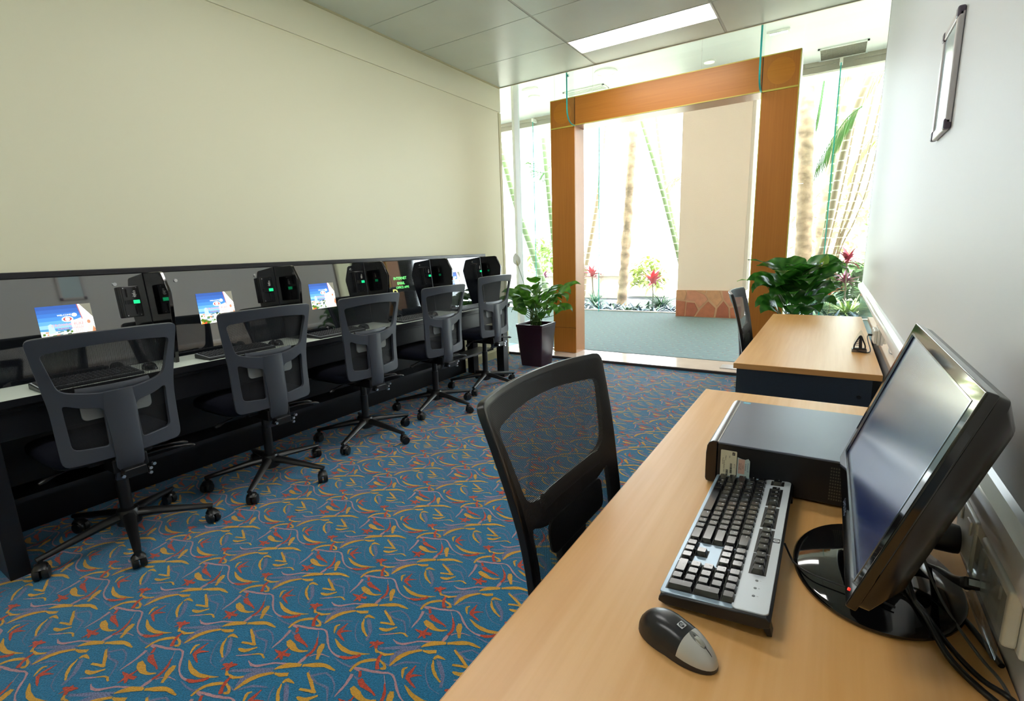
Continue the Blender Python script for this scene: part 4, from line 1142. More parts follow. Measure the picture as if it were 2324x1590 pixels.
for k in range(len(Ls) - 1):
    for i in range(n_): fs.append((k * n_ + i, k * n_ + (i + 1) % n_, (k + 1) * n_ + (i + 1) % n_, (k + 1) * n_ + i))
fs += [tuple(range(n_)), tuple(range((len(Ls) - 1) * n_, len(Ls) * n_))]
rr.add(vs, fs, mat('monitor_back', (20, 17, 18), .22, spec=.6), Mm)
mp(rr, 'rear_housing', None, smooth=45)
t = MB(); add_text(t, 'SAMSUNG', .0115, Mm @ T(0, .0125, .0006 * sgn), mat('logo_silver', (150, 166, 196), .3, metal=.5)); mp(t, 'maker_name', None, smooth=0)
mp(MB().cyl(Mm @ Vector((MW / 2 - .020, .012, .0001 * sgn)), Mm @ Vector((MW / 2 - .020, .012, .0012 * sgn)), .0018, n=20, m=mat('red_led', (255, 40, 30), .3, emit=1.2)), 'power_light', None)
base = MB().lathe([(.96, .0), (1.0, .003), (1.0, .007), (.965, .011), (.4, .0135), (.0, .014)], 56, GLOSSB, ell=(.112, .148)); mp(base, 'stand_base', None, smooth=50)
nk = MB()
nk.tube([(.024, .016, .012), (.027, .018, .05), (.029, .020, .10), (.030, .022, .15)], [.045, .034, .030, .032], 16, GLOSSB, flat=(1.0, .6), up=(1, 0, 0)); mp(nk, 'stand_neck', None, smooth=60)

# ------------------------------------------------------------------ cables, sockets, gadget
CAB = mat('cable_black', (16, 16, 18), .4)
def cable(name, label, pts, r=.003, m=CAB, group=None, n=6):
    o = MB().tube(smooth_path(pts, n), r, 8).obj(name, m, smooth=80); tag(o, label, 'cable', group); return o
z = ZT
cable('keyboard_cable', 'thin black cable running from the keyboard to the monitor stand', [(-.030, .895, z + .020), (-.018, .878, z + .006), (-.010, .850, z + .0135), (.010, .826, z + .019), (.045, .815, z + .020), (.085, .808, z + .020), (.115, .80, z + .018)], .0017)
cable('power_cable', 'thick black cable lying nearest the camera behind the monitor stand', [(.125, .90, z + .060), (.138, .84, z + .019), (.150, .795, z + .016), (.165, .745, z + .006), (.185, .71, z + .004), (.208, .680, z + .004), (.218, .655, z + .004), (.220, .55, z + .004)], .0040)
cable('video_cable', 'black cable beside the thickest one behind the monitor stand', [(.115, .93, z + .065), (.132, .86, z + .020), (.148, .81, z + .0175), (.170, .765, z + .006), (.192, .725, z + .004), (.210, .700, z + .010), (.220, .685, z + .005), (.2205, .58, z + .012)], .0032)
cable('grey_cable', 'thin grey cable crossing the desk beside the wall socket', [(.148, .975, z + .080), (.160, .905, z + .035), (.178, .835, z + .012), (.198, .765, z + .006), (.214, .715, z + .004), (.212, .60, z + .004)], .0020, mat('cable_grey', (92, 92, 90), .4))
cable('plug_cable', 'black power cable curling from the plug behind the monitor', [(.158, .928, z + .072), (.142, .925, z + .050), (.150, .925, z + .020), (.176, .895, z + .006), (.200, .83, z + .004), (.218, .76, z + .005)], .0036)
cl = thing('loose_plug', 'loose black cable end with silver connector leaning by the wall socket', 'plug', (.18, .92, z))
MB().tube([(-.002, .010, .022), (.006, -.05, .045), (.012, -.085, .062)], [.004, .0055, .0085], 10, CAB).obj('sleeve', None, cl, smooth=60)
cm = frame_M((.013, -.090, .066), (1, 0, 0), (0, -.83, .55))
MB().box((-.009, -.006, -.007), (.009, .018, .007), None, cm).obj('connector', BLACKP, cl, bevel=.002)
MB().box((-.006, .018, -.004), (.006, .027, .004), None, cm).obj('tip', CHROME, cl)
MB().tube(smooth_path([(-.002, .010, .022), (-.012, .04, .010), (-.03, .075, .004), (-.05, .12, .004)], 5), .0032, 8, CAB).obj('lead', None, cl, smooth=80)
def socket(label, y0, y1, z0, z1, cover=True):
    s = thing('wall_socket', label, 'socket', (X1 - .004, (y0 + y1) / 2, z0)); w = (y1 - y0) / 2; h = z1 - z0
    MB().box((-.012, -w, 0), (0, w, h)).obj('back_plate', PLW, s, bevel=.003)
    MB().box((-.026, -w + .008, .006), (-.012, w - .008, h - .006)).obj('face', PLW, s, bevel=.004)
    for yy in (-w * .45, w * .45):
        MB().box((-.029, yy - .010, h * .62), (-.026, yy + .010, h * .84)).obj('switch', PLW, s, bevel=.001)
    return s
s1 = socket('white double wall socket nearest the camera above the near desk', .704, .850, ZT + .056, ZT + .140)
MB().box((-.036, -.078, -.006), (-.031, .060, .080), glass_mat('clear_cover', (.93, .95, .96), 1.2, boost=.5)).obj('clear_cover', None, s1, bevel=.002)
s2 = socket('white double wall socket with a black plug behind the monitor', .866, .985, ZT + .052, ZT + .142)
pl = thing('power_plug', 'chunky round black power plug in the socket behind the monitor', 'plug', (.196, .930, ZT + .078))
MB().lathe([(.021, -.004), (.022, .002), (.022, .024), (.018, .030), (.012, .036), (.009, .040)], 24, BLACKP, Ry(-PI / 2)).obj('plug_body', None, pl, loc=(-.004, 0, 0))
MB().lathe([(.0195, .026), (.0205, .027), (.0205, .030), (.0185, .031)], 24, CHROME, Ry(-PI / 2)).obj('plug_ring', None, pl, loc=(-.004, 0, 0))
s3 = socket('white double wall socket above the far desk', 2.88, 3.03, ZT + .030, ZT + .105)
gd = thing('travel_iron', 'small black iron-shaped gadget with slotted frame standing on the far desk', 'gadget', (.146, 2.845, ZT))
MB().prism([(-.030, -.016), (.030, -.016), (.030, .016), (-.030, .016)], 0, .016, mat('smoke_clear', (120, 116, 118), .1, spec=.8)).obj('heel', None, gd, bevel=.003)
tri = MB(); c1_ = [(-.022, -.012, .016), (-.021, -.012, .034), (-.013, -.011, .056), (0, -.010, .080), (.012, -.011, .056), (.021, -.012, .034), (.022, -.012, .016)]
tri.tube(smooth_path(c1_, 5), .0032, 8); tri.tube([(.001, -.011, .078), (.002, -.012, .045), (.004, -.012, .016)], [.005, .007, .007], 8); tri.box((-.026, -.020, .014), (.026, -.006, .022))
tri.obj('frame', BLACKP, gd, smooth=60)
for k in range(5): MB().box((-.018 + .003 * k, -.014, .034 + .008 * k), (.0, -.009, .0365 + .008 * k)).obj('slat', BLACKP, gd)
MB().prism([(-.028, 0), (.028, 0), (.024, .040), (.012, .070), (0, .092), (-.012, .070), (-.024, .040)], .0, .003, glass_mat('clear_shell', (.92, .94, .95), 1.5), Matrix(((1, 0, 0, 0), (0, 0, -1, .004), (0, 1, 0, .014), (0, 0, 0, 1)))).obj('clear_shell', None, gd, smooth=0)
MB().tube(smooth_path([(-.010, -.018, .010), (.010, -.024, .002 + .003), (.036, -.020, .004), (.044, .010, .012), (.036, .070, .040), (.034, .120, .058), (.044, .150, .064), (.056, .152, .064)], 6), .0024, 8, CAB).obj('cord', None, gd, smooth=80)
MB().box((.036, .140, .058), (.058, .158, .068)).obj('plug', CAB, gd, bevel=.003)

# ------------------------------------------------------------------ framed notice on the right wall
nf = thing('notice_frame', 'silver-framed notice holder hanging on the white right wall', 'frame', (X1, 1.840, 1.518))
fy, fz = .108, .283
NS = mat('frame_silver', (206, 202, 206), .3, metal=.15)
for a, b in (((-fy + .01, 0), (fy - .01, .024)), ((-fy + .01, fz - .024), (fy - .01, fz)), ((-fy, .012), (-fy + .024, fz - .012)), ((fy - .024, .012), (fy, fz - .012))):
    MB().box((-.014, *a), (-.0005, *b)).obj('frame_rail', NS, nf, bevel=.004, seg=3)
for y in (-fy, fy - .026):
    for zz in (0, fz - .026): MB().box((-.0165, y, zz), (-.0004, y + .026, zz + .026)).obj('corner_cap', mat('cap_violet', (88, 78, 96), .35), nf, bevel=.005, seg=3)
MB().box((-.010, -fy + .02, .02), (-.004, fy - .02, fz - .02)).obj('notice', mat('notice_pale', (206, 228, 238), .15, spec=.6), nf, smooth=0)

# ------------------------------------------------------------------ peace lilies in square tapered pots
def veined(name, a, b, rough=.32):
    m = bpy.data.materials.new(name); m.use_nodes = True; nt = m.node_tree; p = nt.nodes['Principled BSDF']
    uv = nt.nodes.new('ShaderNodeUVMap'); uv.uv_map = 'UVMap'
    sp = nt.nodes.new('ShaderNodeSeparateXYZ'); nt.links.new(uv.outputs[0], sp.inputs[0])
    ab = nt.nodes.new('ShaderNodeMath'); ab.operation = 'ABSOLUTE'; nt.links.new(sp.outputs[1], ab.inputs[0])
    mu = nt.nodes.new('ShaderNodeMath'); mu.operation = 'MULTIPLY_ADD'; mu.inputs[1].default_value = -.6; nt.links.new(ab.outputs[0], mu.inputs[0]); nt.links.new(sp.outputs[0], mu.inputs[2])
    s = nt.nodes.new('ShaderNodeMath'); s.operation = 'MULTIPLY'; s.inputs[1].default_value = 75; nt.links.new(mu.outputs[0], s.inputs[0])
    sn = nt.nodes.new('ShaderNodeMath'); sn.operation = 'SINE'; nt.links.new(s.outputs[0], sn.inputs[0])
    mr = nt.nodes.new('ShaderNodeMapRange'); mr.inputs[1].default_value = -1; nt.links.new(sn.outputs[0], mr.inputs[0])
    cr = nt.nodes.new('ShaderNodeValToRGB'); cr.color_ramp.elements[0].color = (*lin(a), 1); cr.color_ramp.elements[1].color = (*lin(b), 1)
    nt.links.new(mr.outputs[0], cr.inputs[0]); nt.links.new(cr.outputs[0], p.inputs['Base Color'])
    bp = nt.nodes.new('ShaderNodeBump'); bp.inputs['Strength'].default_value = .35; bp.inputs['Distance'].default_value = .002
    nt.links.new(mr.outputs[0], bp.inputs['Height']); nt.links.new(bp.outputs[0], p.inputs['Normal'])
    p.inputs['Roughness'].default_value = rough; p.inputs['Specular IOR Level'].default_value = .5
    tr = nt.nodes.new('ShaderNodeBsdfTranslucent'); nt.links.new(cr.outputs[0], tr.inputs[0])
    mx = nt.nodes.new('ShaderNodeMixShader'); mx.inputs[0].default_value = .45
    nt.links.new(p.outputs[0], mx.inputs[1]); nt.links.new(tr.outputs[0], mx.inputs[2]); nt.links.new(mx.outputs[0], nt.nodes['Material Output'].inputs[0])
    m.diffuse_color = (*lin(a), 1)
    return m
LEAF = veined('lily_leaf', (58, 112, 24), (84, 140, 40)); STEM = mat('lily_stem', (88, 128, 52), .45)
def add_leaf(mb, uvs, p, d, up, L, Wd, droop, m, fold=.18, n=9, curl=0, roll=0):
    """blade starting at p heading along d, bending down by droop (radians over its length)"""
    d = Vector(d).normalized(); up = Vector(up); side = d.cross(up).normalized(); up = side.cross(d)
    c = Vector(p); vs = []; fs = []; uvl = []
    for i in range(n + 1):
        t = i / n; RR = Matrix.Rotation(roll, 3, d); sw = RR @ side; uw = RR @ up
        w = Wd / 2 * (math.sin(PI * min(1, t * 1.02) ** .80) ** .85 if 0 < t < .98 else .0) + .0006
        for k in (-1, -.5, 0, .5, 1):
            q = c + sw * (w * k) + uw * (abs(k) * w * fold * (1 - .5 * t) + .006 * math.sin(14 * t + 3 * k) * abs(k))
            vs.append(q); uvl.append((t * L, k * w))
        R_ = Matrix.Rotation(-droop / n * (1.6 * t + .2), 3, side)
        d = R_ @ d; up = R_ @ up
        if curl: S_ = Matrix.Rotation(curl / n, 3, 'Z'); d = S_ @ d; side = S_ @ side; up = S_ @ up
        c = c + d * (L / n)
    for i in range(n):
        for k in range(4):
            a = i * 5 + k; fs.append((a, a + 1, a + 6, a + 5))
    mb.add(vs, fs, m); uvs.extend(uvl)
LEAF2 = veined('lily_leaf_deep', (38, 92, 26), (62, 120, 42), .26)
def lily(name, label, x, y, hp, pot, leaves, flowers, seed, size=1.0, LEAF=LEAF):
    rnd = random.Random(seed)
    t = thing('potted_peace_lily', label, 'plant', (x, y, 0))
    b, tp = pot
    def sq(h, r=.012): return rrect(2 * h, 2 * h, r, 3)
    POT = mat('pot_maroon', (52, 26, 38), .28, spec=.5)
    pm = MB(); A = [sq(b), sq(tp - .004), sq(tp), sq(tp), sq(tp - .016), sq(tp - .020)]; Z = [0, hp - .03, hp - .026, hp, hp, hp - .03]
    vs = []; fs = []; n = len(A[0])
    for a, z in zip(A, Z): vs += [(p[0], p[1], z) for p in a]
    for k in range(len(A) - 1):
        for i in range(n): fs.append((k * n + i, k * n + (i + 1) % n, (k + 1) * n + (i + 1) % n, (k + 1) * n + i))
    fs.append(tuple(range(n)))
    pm.add(vs, fs).obj('pot', POT, t, smooth=30)
    MB().prism(sq(tp - .021), hp - .05, hp - .032).obj('soil', mat('potting_soil', (44, 32, 26), .9, noise=(60, .4)), t)
    mb = MB(); uvs = []
    for (tx, ty, tz, L, Wd, droop) in leaves:
        base = Vector((rnd.uniform(-.05, .05), rnd.uniform(-.05, .05), hp - .033))
        tip = Vector((tx - x, ty - y, tz))
        hd = Vector((tip.x, tip.y, 0)); hd = hd.normalized() if hd.length > .01 else Vector((rnd.uniform(-1, 1), rnd.uniform(-1, 1), 0)).normalized()
        droop *= 1.3; elev = min(.30 + droop * .42, 1.0)
        start = tip - hd * (L * .48 * size) + Vector((0, 0, L * .22 * max(0, droop - 1.2)))
        bl = (hd * math.cos(elev) + Vector((0, 0, math.sin(elev)))).normalized()
        sp = bez(base, base + Vector((0, 0, (start.z - base.z) * .6 + .03)) + hd * .02, start - bl * .06, start, 8)
        o = len(mb.v); mb.tube(sp, .0035, 6, STEM); uvs += [(0, 0)] * (len(mb.v) - o)
        add_leaf(mb, uvs, start, bl, (0, 0, 1), L * size, Wd * 1.2 * size, droop, LEAF, curl=rnd.uniform(-.3, .3), roll=(1 if hd.x * .55 + hd.y * -.2 > 0 else -1) * rnd.uniform(.1, .75) * (1 if abs(hd.x) > .4 else .3))
    o = mb.obj('foliage', None, t, smooth=180, recalc=False)
    uvl = o.data.uv_layers.new(name='UVMap')
    for l in o.data.loops: uvl.data[l.index].uv = uvs[l.vertex_index]
    for (fx, fy, fz, d, s, c) in flowers:
        f = MB(); u2 = []
        fp_ = Vector((fx - x, fy - y, fz)); base = Vector((0, 0, hp - .033))
        mid = base.lerp(fp_, .55) + Vector((0, 0, .06))
        pth = bez(base, mid, fp_ - Vector(d).normalized() * .08, fp_, 12)
        f.tube(pth, .0028, 6, STEM); u2 += [(0, 0)] * len(f.v)
        FM_ = mat('spathe_%d_%d' % (c[0], c[1]), c, .5)
        add_leaf(f, u2, fp_, d, (0, 0, 1) if abs(Vector(d).normalized().z) < .8 else (.4, -1, 0), .15 * s, .085 * s, .3, FM_, fold=.35)
        f.tube([fp_, fp_ + Vector(d).normalized() * .05 + Vector((0, -.012, .01))], [.006, .004], 8, mat('spadix', (226, 222, 160), .6))
        f.obj('flower', None, t, smooth=180, recalc=False)
    return t
def ring_leaves(x, y, n, r0, r1, z0, z1, L, Wd, seed, droop=(.9, 1.7), a0=0, amp=1.0):
    rnd = random.Random(seed); o = []
    for i in range(n):
        a = a0 + 2 * PI * i / n * amp + rnd.uniform(-.25, .25); r = rnd.uniform(r0, r1)
        o.append((x + r * math.cos(a), y + r * math.sin(a), rnd.uniform(z0, z1), L * rnd.uniform(.85, 1.12), Wd * rnd.uniform(.85, 1.15), rnd.uniform(*droop)))
    return o
lx, ly = -2.695, 4.695
L1 = ring_leaves(lx, ly, 13, .24, .36, .46, .60, .27, .095, 3, (1.5, 2.3)) + ring_leaves(lx, ly, 13, .16, .30, .60, .74, .25, .10, 5, (1.0, 1.7)) + ring_leaves(lx, ly, 6, .08, .16, .76, .84, .22, .11, 8, (.5, .9)) + \
    [(-2.66, 4.60, .90, .21, .13, .45), (-2.33, 4.66, .62, .26, .10, 2.2), (-2.48, 4.44, .56, .24, .095, 2.1), (-2.60, 4.40, .60, .22, .11, 1.9), (-2.92, 4.55, .72, .26, .10, 1.0), (-2.30, 4.78, .80, .26, .09, .9), (-2.38, 4.50, .50, .25, .08, 2.4), (-2.28, 4.60, .70, .26, .10, 1.7), (-2.52, 4.36, .66, .23, .11, 1.8), (-2.74, 4.38, .58, .23, .10, 1.9), (-3.0, 4.60, .60, .25, .10, 1.8)]
lily('lily', 'bushy peace lily in a tapered dark maroon pot by the bench end and timber post', lx, ly, .462, (.125, .165), L1, [(-2.93, 4.74, 1.085, (-.25, -.05, 1), 1.0, (238, 244, 236))], 4)
rx_, ry_ = -.215, 4.700
L2 = ring_leaves(rx_, ry_, 14, .28, .36, .60, .74, .30, .13, 13, (1.3, 1.9)) + ring_leaves(rx_, ry_, 14, .18, .32, .76, .90, .30, .14, 15, (1.0, 1.6)) + ring_leaves(rx_, ry_, 6, .08, .18, .92, 1.02, .28, .13, 17, (.3, .7)) + \
    [(-.50, 4.62, 1.05, .30, .12, .25), (-.02, 4.66, .98, .28, .13, .8), (.06, 4.52, .90, .30, .06, .5), (-.30, 4.45, .88, .28, .16, 1.4), (-.12, 4.42, .82, .28, .15, 1.5), (-.46, 4.48, .80, .26, .14, 1.7), (-.40, 4.62, .98, .27, .13, .5), (-.44, 4.55, 1.02, .32, .10, .2), (-.10, 4.55, 1.0, .26, .09, .15), (-.34, 4.5, .70, .28, .13, 2.1), (-.48, 4.6, .74, .28, .12, 2.0), (-.02, 4.48, .66, .27, .13, 1.5), (-.08, 4.40, .62, .27, .13, 1.6), (.0, 4.56, .78, .26, .12, 1.3), (-.22, 4.38, .62, .26, .13, 1.7), (-.40, 4.42, .60, .26, .12, 1.8)]
L2 = [l for l in L2 if -.49 < l[0] < .03]
lily('lily', 'large leafy peace lily behind the far desk beside the right timber post', rx_, ry_, .46, (.125, .165), L2, [(-.50, 4.62, .935, (-1, -.1, .12), 1.1, (206, 232, 150)), (-.07, 4.66, 1.03, (.45, 0, 1), .8, (150, 200, 80))], 9, 1.0, LEAF2)

# ------------------------------------------------------------------ the garden beyond the foyer glass
def at(x10, z10, Y): return Vector((x10 * Y / 10, Y, 1.25 + (z10 - 1.25) * Y / 10))
struct(MB().box((-26, YO + .061, -.30), (22, 13.0, -.06)).obj('ground_bed', mat('garden_mulch', (54, 52, 60), .9, noise=(16, .35)), smooth=0))
struct(MB().box((-40, 13.0, -.30), (40, 60, -.05)).obj('ground_path', mat('pale_ground', (226, 222, 206), .9, noise=(2, .08)), smooth=0))
def strap(mb, p, az, elev, L, Wd, droop, m, n=6):
    d = Vector((math.cos(az) * math.cos(elev), math.sin(az) * math.cos(elev), math.sin(elev)))
    side = Vector((-math.sin(az), math.cos(az), 0)); c = Vector(p); vs = []
    for i in range(n + 1):
        t = i / n; w = Wd / 2 * (1 - t ** 2.2) * (.7 + .6 * math.sin(PI * min(1, t * .9 + .1))) + .0008
        u = side.cross(d)
        vs += [c - side * w + u * -w * .35, c, c + side * w + u * -w * .35]
        d = Matrix.Rotation(droop / n, 3, side) @ d; c = c + d * (L / n)
    mb.add(vs, [(i * 3 + k, i * 3 + k + 1, i * 3 + k + 4, i * 3 + k + 3) for i in range(n) for k in (0, 1)], m)
BRO = mat('bromeliad_grey', (64, 84, 96), .4, noise=(30, .25)); BRO2 = mat('bromeliad_green', (62, 92, 62), .4, noise=(30, .25))
def bromeliad(m, seed):
    rnd = random.Random(seed); mb = MB()
    for i in range(22): strap(mb, (0, 0, .01), i * 2.4 + rnd.uniform(-.2, .2), rnd.uniform(.35, 1.25), rnd.uniform(.20, .30), .045, rnd.uniform(.5, 1.4), m)
    return mb
bp_ = [bromeliad(BRO, 1).obj('bromeliad', smooth=180, recalc=False), bromeliad(BRO2, 2).obj('bromeliad', smooth=180, recalc=False)]
rnd = random.Random(11); k = 0
ORD = ('first', 'second', 'third', 'fourth', 'fifth', 'sixth', 'seventh', 'eighth', 'ninth', 'tenth', 'eleventh', 'twelfth')
for row, Y in enumerate((9.50, 9.76, 10.02)):
    cnt = [0, 0]
    for i in range(22):
        x = -5.4 + i * .29 + (row % 2) * .14
        if -2.35 < x < -.95: continue
        o = bp_[k % 2] if k < 2 else bp_[rnd.randrange(2)].copy()
        if k > 1: COL.objects.link(o)
        o.location = (x + rnd.uniform(-.05, .05), Y + rnd.uniform(-.05, .05), -.06); o.rotation_euler = (0, 0, rnd.uniform(0, 6)); s = rnd.uniform(.85, 1.2); o.scale = (s, s, s)
        sd_ = 'left of the column' if x < -2 else 'right of the column'; q_ = int(x > -2); rw = ('front row', 'middle row', 'back row')[row]
        tag(o, '%s bromeliad outside, %s, %s from the left, %s' % (('grey-green', 'green')[o.data != bp_[0].data], rw, ORD[cnt[q_]], sd_), 'bromeliad', 'bromeliads outside the foyer glass'); cnt[q_] += 1; k += 1
def clump(label, x, y, r, n, seed, m, w=.012, z=-.06):
    rnd = random.Random(seed); mb = MB()
    for i in range(n): strap(mb, (x + rnd.uniform(-.05, .05), y + rnd.uniform(-.05, .05), z), rnd.uniform(0, 2 * PI), rnd.uniform(.5, 1.5), r * rnd.uniform(.8, 1.35), w, rnd.uniform(.6, 1.9), m)
    o = mb.obj('grass_clump', smooth=180, recalc=False); tag(o, label, 'grass clump'); return o
GR = mat('grass_green', (40, 88, 44), .5, noise=(8, .3)); GR2 = mat('grass_blue', (76, 122, 92), .5, noise=(8, .3))
clump('round green grass clump outside the glass left of the rendered column', -2.90, 10.25, .46, 190, 2, GR)
clump('green grass clump outside the glass right of the left timber post', -4.42, 10.4, .50, 120, 4, GR2)
clump('wispy green grass clump outside right of the right timber post', -.12, 10.5, .62, 240, 6, GR2, .011)
clump('light green strappy clump outside beside the right wall', .30, 9.95, .46, 90, 8, mat('strap_light', (150, 170, 96), .5, noise=(8, .3)), .03)
def cordyline(label, x, y, z, s, c, seed):
    rnd = random.Random(seed); t = thing('cordyline', label, 'plant', (x, y, -.06))
    MB().tube([(0, 0, 0), (.02, 0, z * .5), (0, 0, z + .06)], .014, 6).obj('stem', mat('cane_brown', (120, 100, 84), .8), t)
    mb = MB(); m = mat('cordyline_%d' % c[1], c, .45, noise=(9, .3))
    for i in range(20): strap(mb, (0, 0, z + .02 + .09 * s * rnd.random()), i * 2.4, rnd.uniform(.15, 1.45), rnd.uniform(.30, .46) * s, .085 * s, rnd.uniform(.1, 1.2), m)
    mb.obj('foliage', None, t, smooth=180, recalc=False)
cordyline('red-leaved cordyline outside behind the grass clump', -3.16, 10.5, .50, .9, (196, 64, 84), 1)
cordyline('pink-leaved cordyline outside just right of the left timber post', -4.62, 10.7, .62, .9, (206, 96, 110), 2)
cordyline('dark red cordyline outside highest beside the right wall', .235, 10.7, .86, .75, (150, 36, 62), 3)
cordyline('plum cordyline outside below the dark red one by the right wall', .245, 10.9, .50, .7, (140, 70, 96), 4)
cordyline('orange-pink leafy plant outside above the far desk', .02, 10.1, .36, .62, (224, 128, 100), 5)
cordyline('purple-leaved cordyline outside beyond the potted plant', -6.55, 11.9, .50, .7, (150, 66, 116), 6)
cordyline('magenta cordyline outside behind the left glass fin', -6.05, 12.1, .50, .7, (176, 84, 130), 7)
def ringed(name, a, b, n=26):
    m = bpy.data.materials.new(name); m.use_nodes = True; nt = m.node_tree; p = nt.nodes['Principled BSDF']
    uv = nt.nodes.new('ShaderNodeTexCoord'); sp = nt.nodes.new('ShaderNodeSeparateXYZ'); nt.links.new(uv.outputs['Object'], sp.inputs[0])
    s = nt.nodes.new('ShaderNodeMath'); s.operation = 'MULTIPLY'; s.inputs[1].default_value = 1 / .16; nt.links.new(sp.outputs[2], s.inputs[0])
    f = nt.nodes.new('ShaderNodeMath'); f.operation = 'FRACT'; nt.links.new(s.outputs[0], f.inputs[0])
    cr = nt.nodes.new('ShaderNodeValToRGB'); e = cr.color_ramp.elements; e[0].position = .10; e[1].position = .15; e[0].color = (*lin(b), 1); e[1].color = (*lin(a), 1)
    cr.color_ramp.interpolation = 'LINEAR'
    nt.links.new(f.outputs[0], cr.inputs[0]); nt.links.new(cr.outputs[0], p.inputs['Base Color']); p.inputs['Roughness'].default_value = .6
    return m
CANE = ringed('palm_cane', (112, 134, 86), (214, 212, 196)); CANE2 = ringed('palm_cane_brown', (146, 126, 98), (214, 204, 190)); BARK = mat('palm_bark_sun_blotched', (178, 150, 124), .9, noise=(5, .5, (1, 1, 1.5)), bump=(34, 1.0))  # BARK's coarse blotches paint patches of sunlight into the colour
def trunk(label, pts, r, m, rough=0, name='palm_tree', seed=0):
    rnd = random.Random(seed); P = smooth_path(pts, 10)
    t = thing(name, label, 'palm tree', tuple(pts[0]))
    mb = MB().tube(P, [r * (1.12 - .3 * i / len(P)) + (rnd.uniform(-rough, rough) if rough else 0) for i in range(len(P))], 12)
    o = mb.obj('trunk', m, t, smooth=60); o.location = -Vector(pts[0]); return t
g0 = Vector((0, 0, -.06))
def leg0(p, Y): return Vector((p[0] * Y / 10, Y, -.08))
T_MID = trunk('rough leaning palm trunk seen through the middle of the portal', [leg0((-3.66, 0), 10.8), at(-3.62, .53, 10.8), at(-3.55, 1.7, 10.8), at(-3.50, 2.62, 10.8), at(-3.42, 3.9, 10.8), at(-3.36, 4.8, 10.8)], .10, BARK, .016, seed=1)
T_SLIM = trunk('slim ringed palm trunk leaning left beside the rendered column', [leg0((-2.26, 0), 11), at(-2.56, 1.22, 11), at(-2.93, 2.5, 11), at(-3.30, 3.65, 11), at(-3.6, 4.6, 11)], .045, CANE)
T_HIGH = trunk('thin palm stem high up left of the rendered column', [leg0((-2.3, 0), 13.5), at(-2.75, 2.2, 13.5), at(-2.95, 3.2, 13.5), at(-3.1, 4.4, 13.5)], .045, CANE)
T_FAINT = trunk('faint palm trunk right of the left timber post', [leg0((-4.55, 0), 12), at(-4.45, .9, 12), at(-4.20, 2.2, 12), at(-4.05, 3.5, 12), at(-3.9, 4.6, 12)], .055, CANE2)
T_GREEN = trunk('green palm trunk leaning right outside the left window', [leg0((-5.30, 0), 10.6), at(-5.60, .72, 10.6), at(-5.86, 1.4, 10.6), at(-6.20, 2.3, 10.6), at(-6.6, 3.7, 10.6)], .075, CANE)
T_GREEN2 = trunk('second green palm trunk outside against the left timber post', [leg0((-5.05, 0), 10.9), at(-5.18, .9, 10.9), at(-5.30, 2.0, 10.9), at(-5.45, 3.6, 10.9)], .06, CANE)
T_THICK = trunk('thick rough palm trunk outside right of the right timber post', [leg0((-.40, 0), 10.9), at(-.415, .9, 10.9), at(-.46, 2.0, 10.9), at(-.53, 3.2, 10.9), at(-.58, 4.4, 10.9)], .135, BARK, .012, seed=3)
T_BROWN = trunk('brown palm trunk outside behind the thick rough one', [leg0((-.16, 0), 13), at(-.17, .9, 13), at(-.14, 2.0, 13), at(-.02, 3.4, 13), at(.02, 4.4, 13)], .13, BARK, .02, seed=4)
T_SWEEP = trunk('ringed palm cane sweeping to the top right of the right window', [leg0((-.36, 0), 10.6), at(-.27, .55, 10.6), at(-.10, 1.35, 10.6), at(.00, 2.4, 10.6), at(.13, 3.2, 10.6), at(.30, 3.75, 10.6), at(.55, 4.4, 10.6)], .050, CANE2)
T_PALE = trunk('pale ringed palm cane crossing behind the right glass fin', [leg0((-.30, 0), 10.9), at(-.22, .70, 10.9), at(-.12, 1.5, 10.9), at(-.10, 2.6, 10.9), at(-.10, 4.0, 10.9)], .034, CANE)
cl_ = ('leftmost but one', 'middle', 'second from right', 'rightmost', 'leftmost')
for i, (a, b, r) in enumerate((((-.12, .02), (.30, 3.0), .020), ((-.05, .03), (.34, 2.4), .016), ((.02, .07), (.38, 2.7), .018), ((.06, .10), (.40, 2.1), .014), ((-.20, -.08), (.16, 3.2), .018))):
    o = trunk(cl_[i] + ' thin leaning palm cane outside beside the right wall', [leg0((a[0], 0), 11.3), at(a[1], 1.0, 11.3), at((a[1] + b[0]) / 2 + .02, (1 + b[1]) / 2, 11.3), at(b[0], b[1], 11.3), at(b[0] + .14, b[1] + 1.2, 11.3)], r, CANE2, name='palm_cane'); o['group'] = 'thin palm canes outside the right window'
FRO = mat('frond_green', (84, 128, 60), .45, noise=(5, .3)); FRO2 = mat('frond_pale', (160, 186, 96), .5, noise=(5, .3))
def frond(label, pts, LL, m, seed, hang=.75, w=.022):
    rnd = random.Random(seed); P = smooth_path(pts, 7); mb = MB().tube(P, [.011 * (1 - .8 * i / len(P)) + .002 for i in range(len(P))], 6, m)
    for i in range(2, len(P) - 1):
        t = (P[i + 1] - P[i - 1]).normalized(); sd = t.cross(Vector((0, 0, 1))).normalized(); l = LL * math.sin(PI * (.12 + .80 * i / len(P))) ** .7
        for s in (-1, 1):
            d = (t * .45 + sd * s * .50 + Vector((0, 0, -hang + rnd.uniform(-.25, .25)))).normalized()
            q = P[i]; u = d.cross(Vector((rnd.uniform(-.3, .3), 1, .2))).normalized() * w / 2
            dn = (d + Vector((0, 0, -.5))).normalized()
            mb.add([q - u * .5, q + u * .5, q + d * l * .5 + u, q + d * l * .5 - u, q + d * l * .5 + dn * l * .5], [(0, 1, 2, 3), (3, 2, 4)], m)
    o = mb.obj('frond', None, label, smooth=0, recalc=False); o.location = -label.location; return o
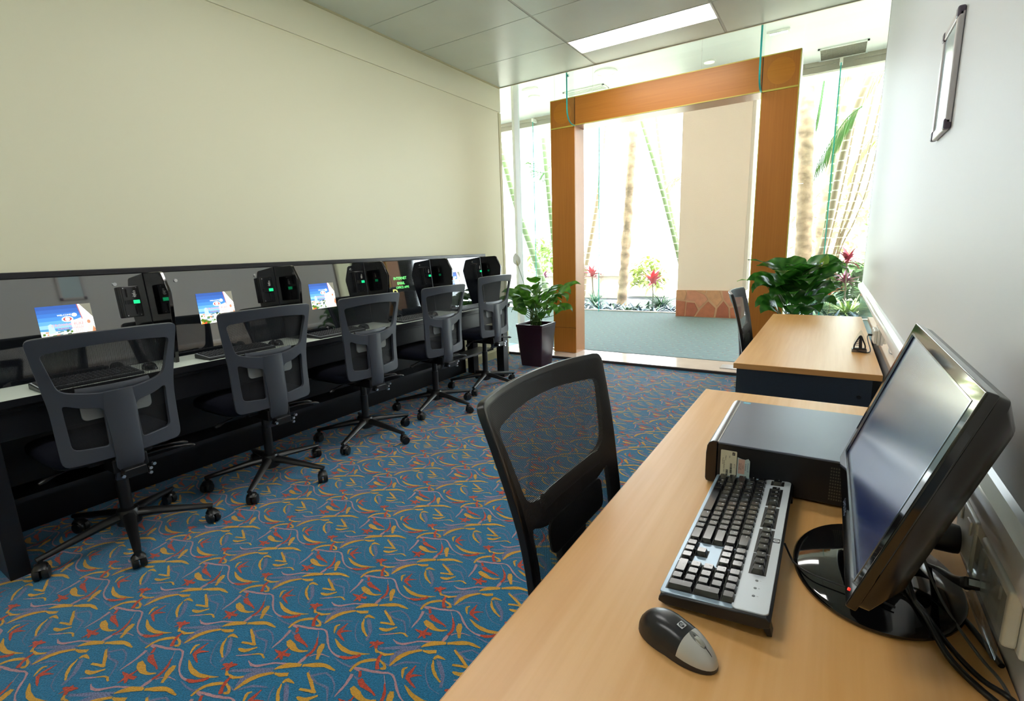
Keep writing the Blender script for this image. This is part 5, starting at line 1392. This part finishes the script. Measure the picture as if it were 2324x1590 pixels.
frond(T_SWEEP, [at(.22, 3.28, 10.4), at(.05, 3.15, 10.4), at(-.14, 2.85, 10.4), at(-.34, 2.45, 10.4)], .60, FRO, 1, 1.0, .020)
frond(T_THICK, [at(-.30, 4.1, 11), at(-.34, 3.6, 11), at(-.38, 3.2, 11)], .50, FRO, 2, 1.3, .022)
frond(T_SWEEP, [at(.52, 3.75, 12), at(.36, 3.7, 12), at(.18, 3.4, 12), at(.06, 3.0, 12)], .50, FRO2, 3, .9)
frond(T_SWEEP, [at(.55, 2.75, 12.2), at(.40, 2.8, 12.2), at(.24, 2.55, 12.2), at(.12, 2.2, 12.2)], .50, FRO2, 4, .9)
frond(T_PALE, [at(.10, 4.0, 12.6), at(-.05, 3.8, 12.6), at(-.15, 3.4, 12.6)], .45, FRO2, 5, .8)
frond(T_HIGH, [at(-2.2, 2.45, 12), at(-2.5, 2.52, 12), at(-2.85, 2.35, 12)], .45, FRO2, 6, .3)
frond(T_GREEN2, [at(-5.3, 3.0, 11), at(-5.5, 2.9, 11), at(-5.75, 3.2, 11)], .5, FRO, 7, .3)
struct(MB().box((-12, 12.4, -.06), (-4.6, 12.7, .52)).box((-12.05, 12.35, .52), (-4.55, 12.75, .58)).obj('garden_wall', mat('garden_wall_cream', (236, 226, 208), .8), smooth=0))
um = thing('garden_umbrella', 'dark blue garden umbrella far outside beside the right wall', 'umbrella', (.50, 22, -.05))
MB().lathe([(2.0, 2.45), (1.0, 2.80), (.04, 3.1)], 8, mat('umbrella_blue', (40, 64, 92), .7)).obj('canopy', None, um, smooth=0)
MB().cyl((0, 0, 0), (0, 0, 3.0), .03, m=ALU).obj('pole', None, um)
def bush(label, x, y, z, r, n, c, seed):
    rnd = random.Random(seed); mb = MB(); m = mat('bush_%d' % c[0], c, .6, noise=(3, .3))
    for i in range(n):
        a, e = rnd.uniform(0, 2 * PI), math.asin(rnd.uniform(-.6, 1)); q = r * rnd.uniform(.45, 1)
        p = Vector((math.cos(a) * math.cos(e) * q, math.sin(a) * math.cos(e) * q, z + math.sin(e) * q))
        strap(mb, p, rnd.uniform(0, 6.3), rnd.uniform(-.5, 1), .28, .09, .8, m, 3)
    o = mb.obj('shrub', smooth=180, recalc=False); o.location = (x, y, 0); tag(o, label, 'shrub'); return o
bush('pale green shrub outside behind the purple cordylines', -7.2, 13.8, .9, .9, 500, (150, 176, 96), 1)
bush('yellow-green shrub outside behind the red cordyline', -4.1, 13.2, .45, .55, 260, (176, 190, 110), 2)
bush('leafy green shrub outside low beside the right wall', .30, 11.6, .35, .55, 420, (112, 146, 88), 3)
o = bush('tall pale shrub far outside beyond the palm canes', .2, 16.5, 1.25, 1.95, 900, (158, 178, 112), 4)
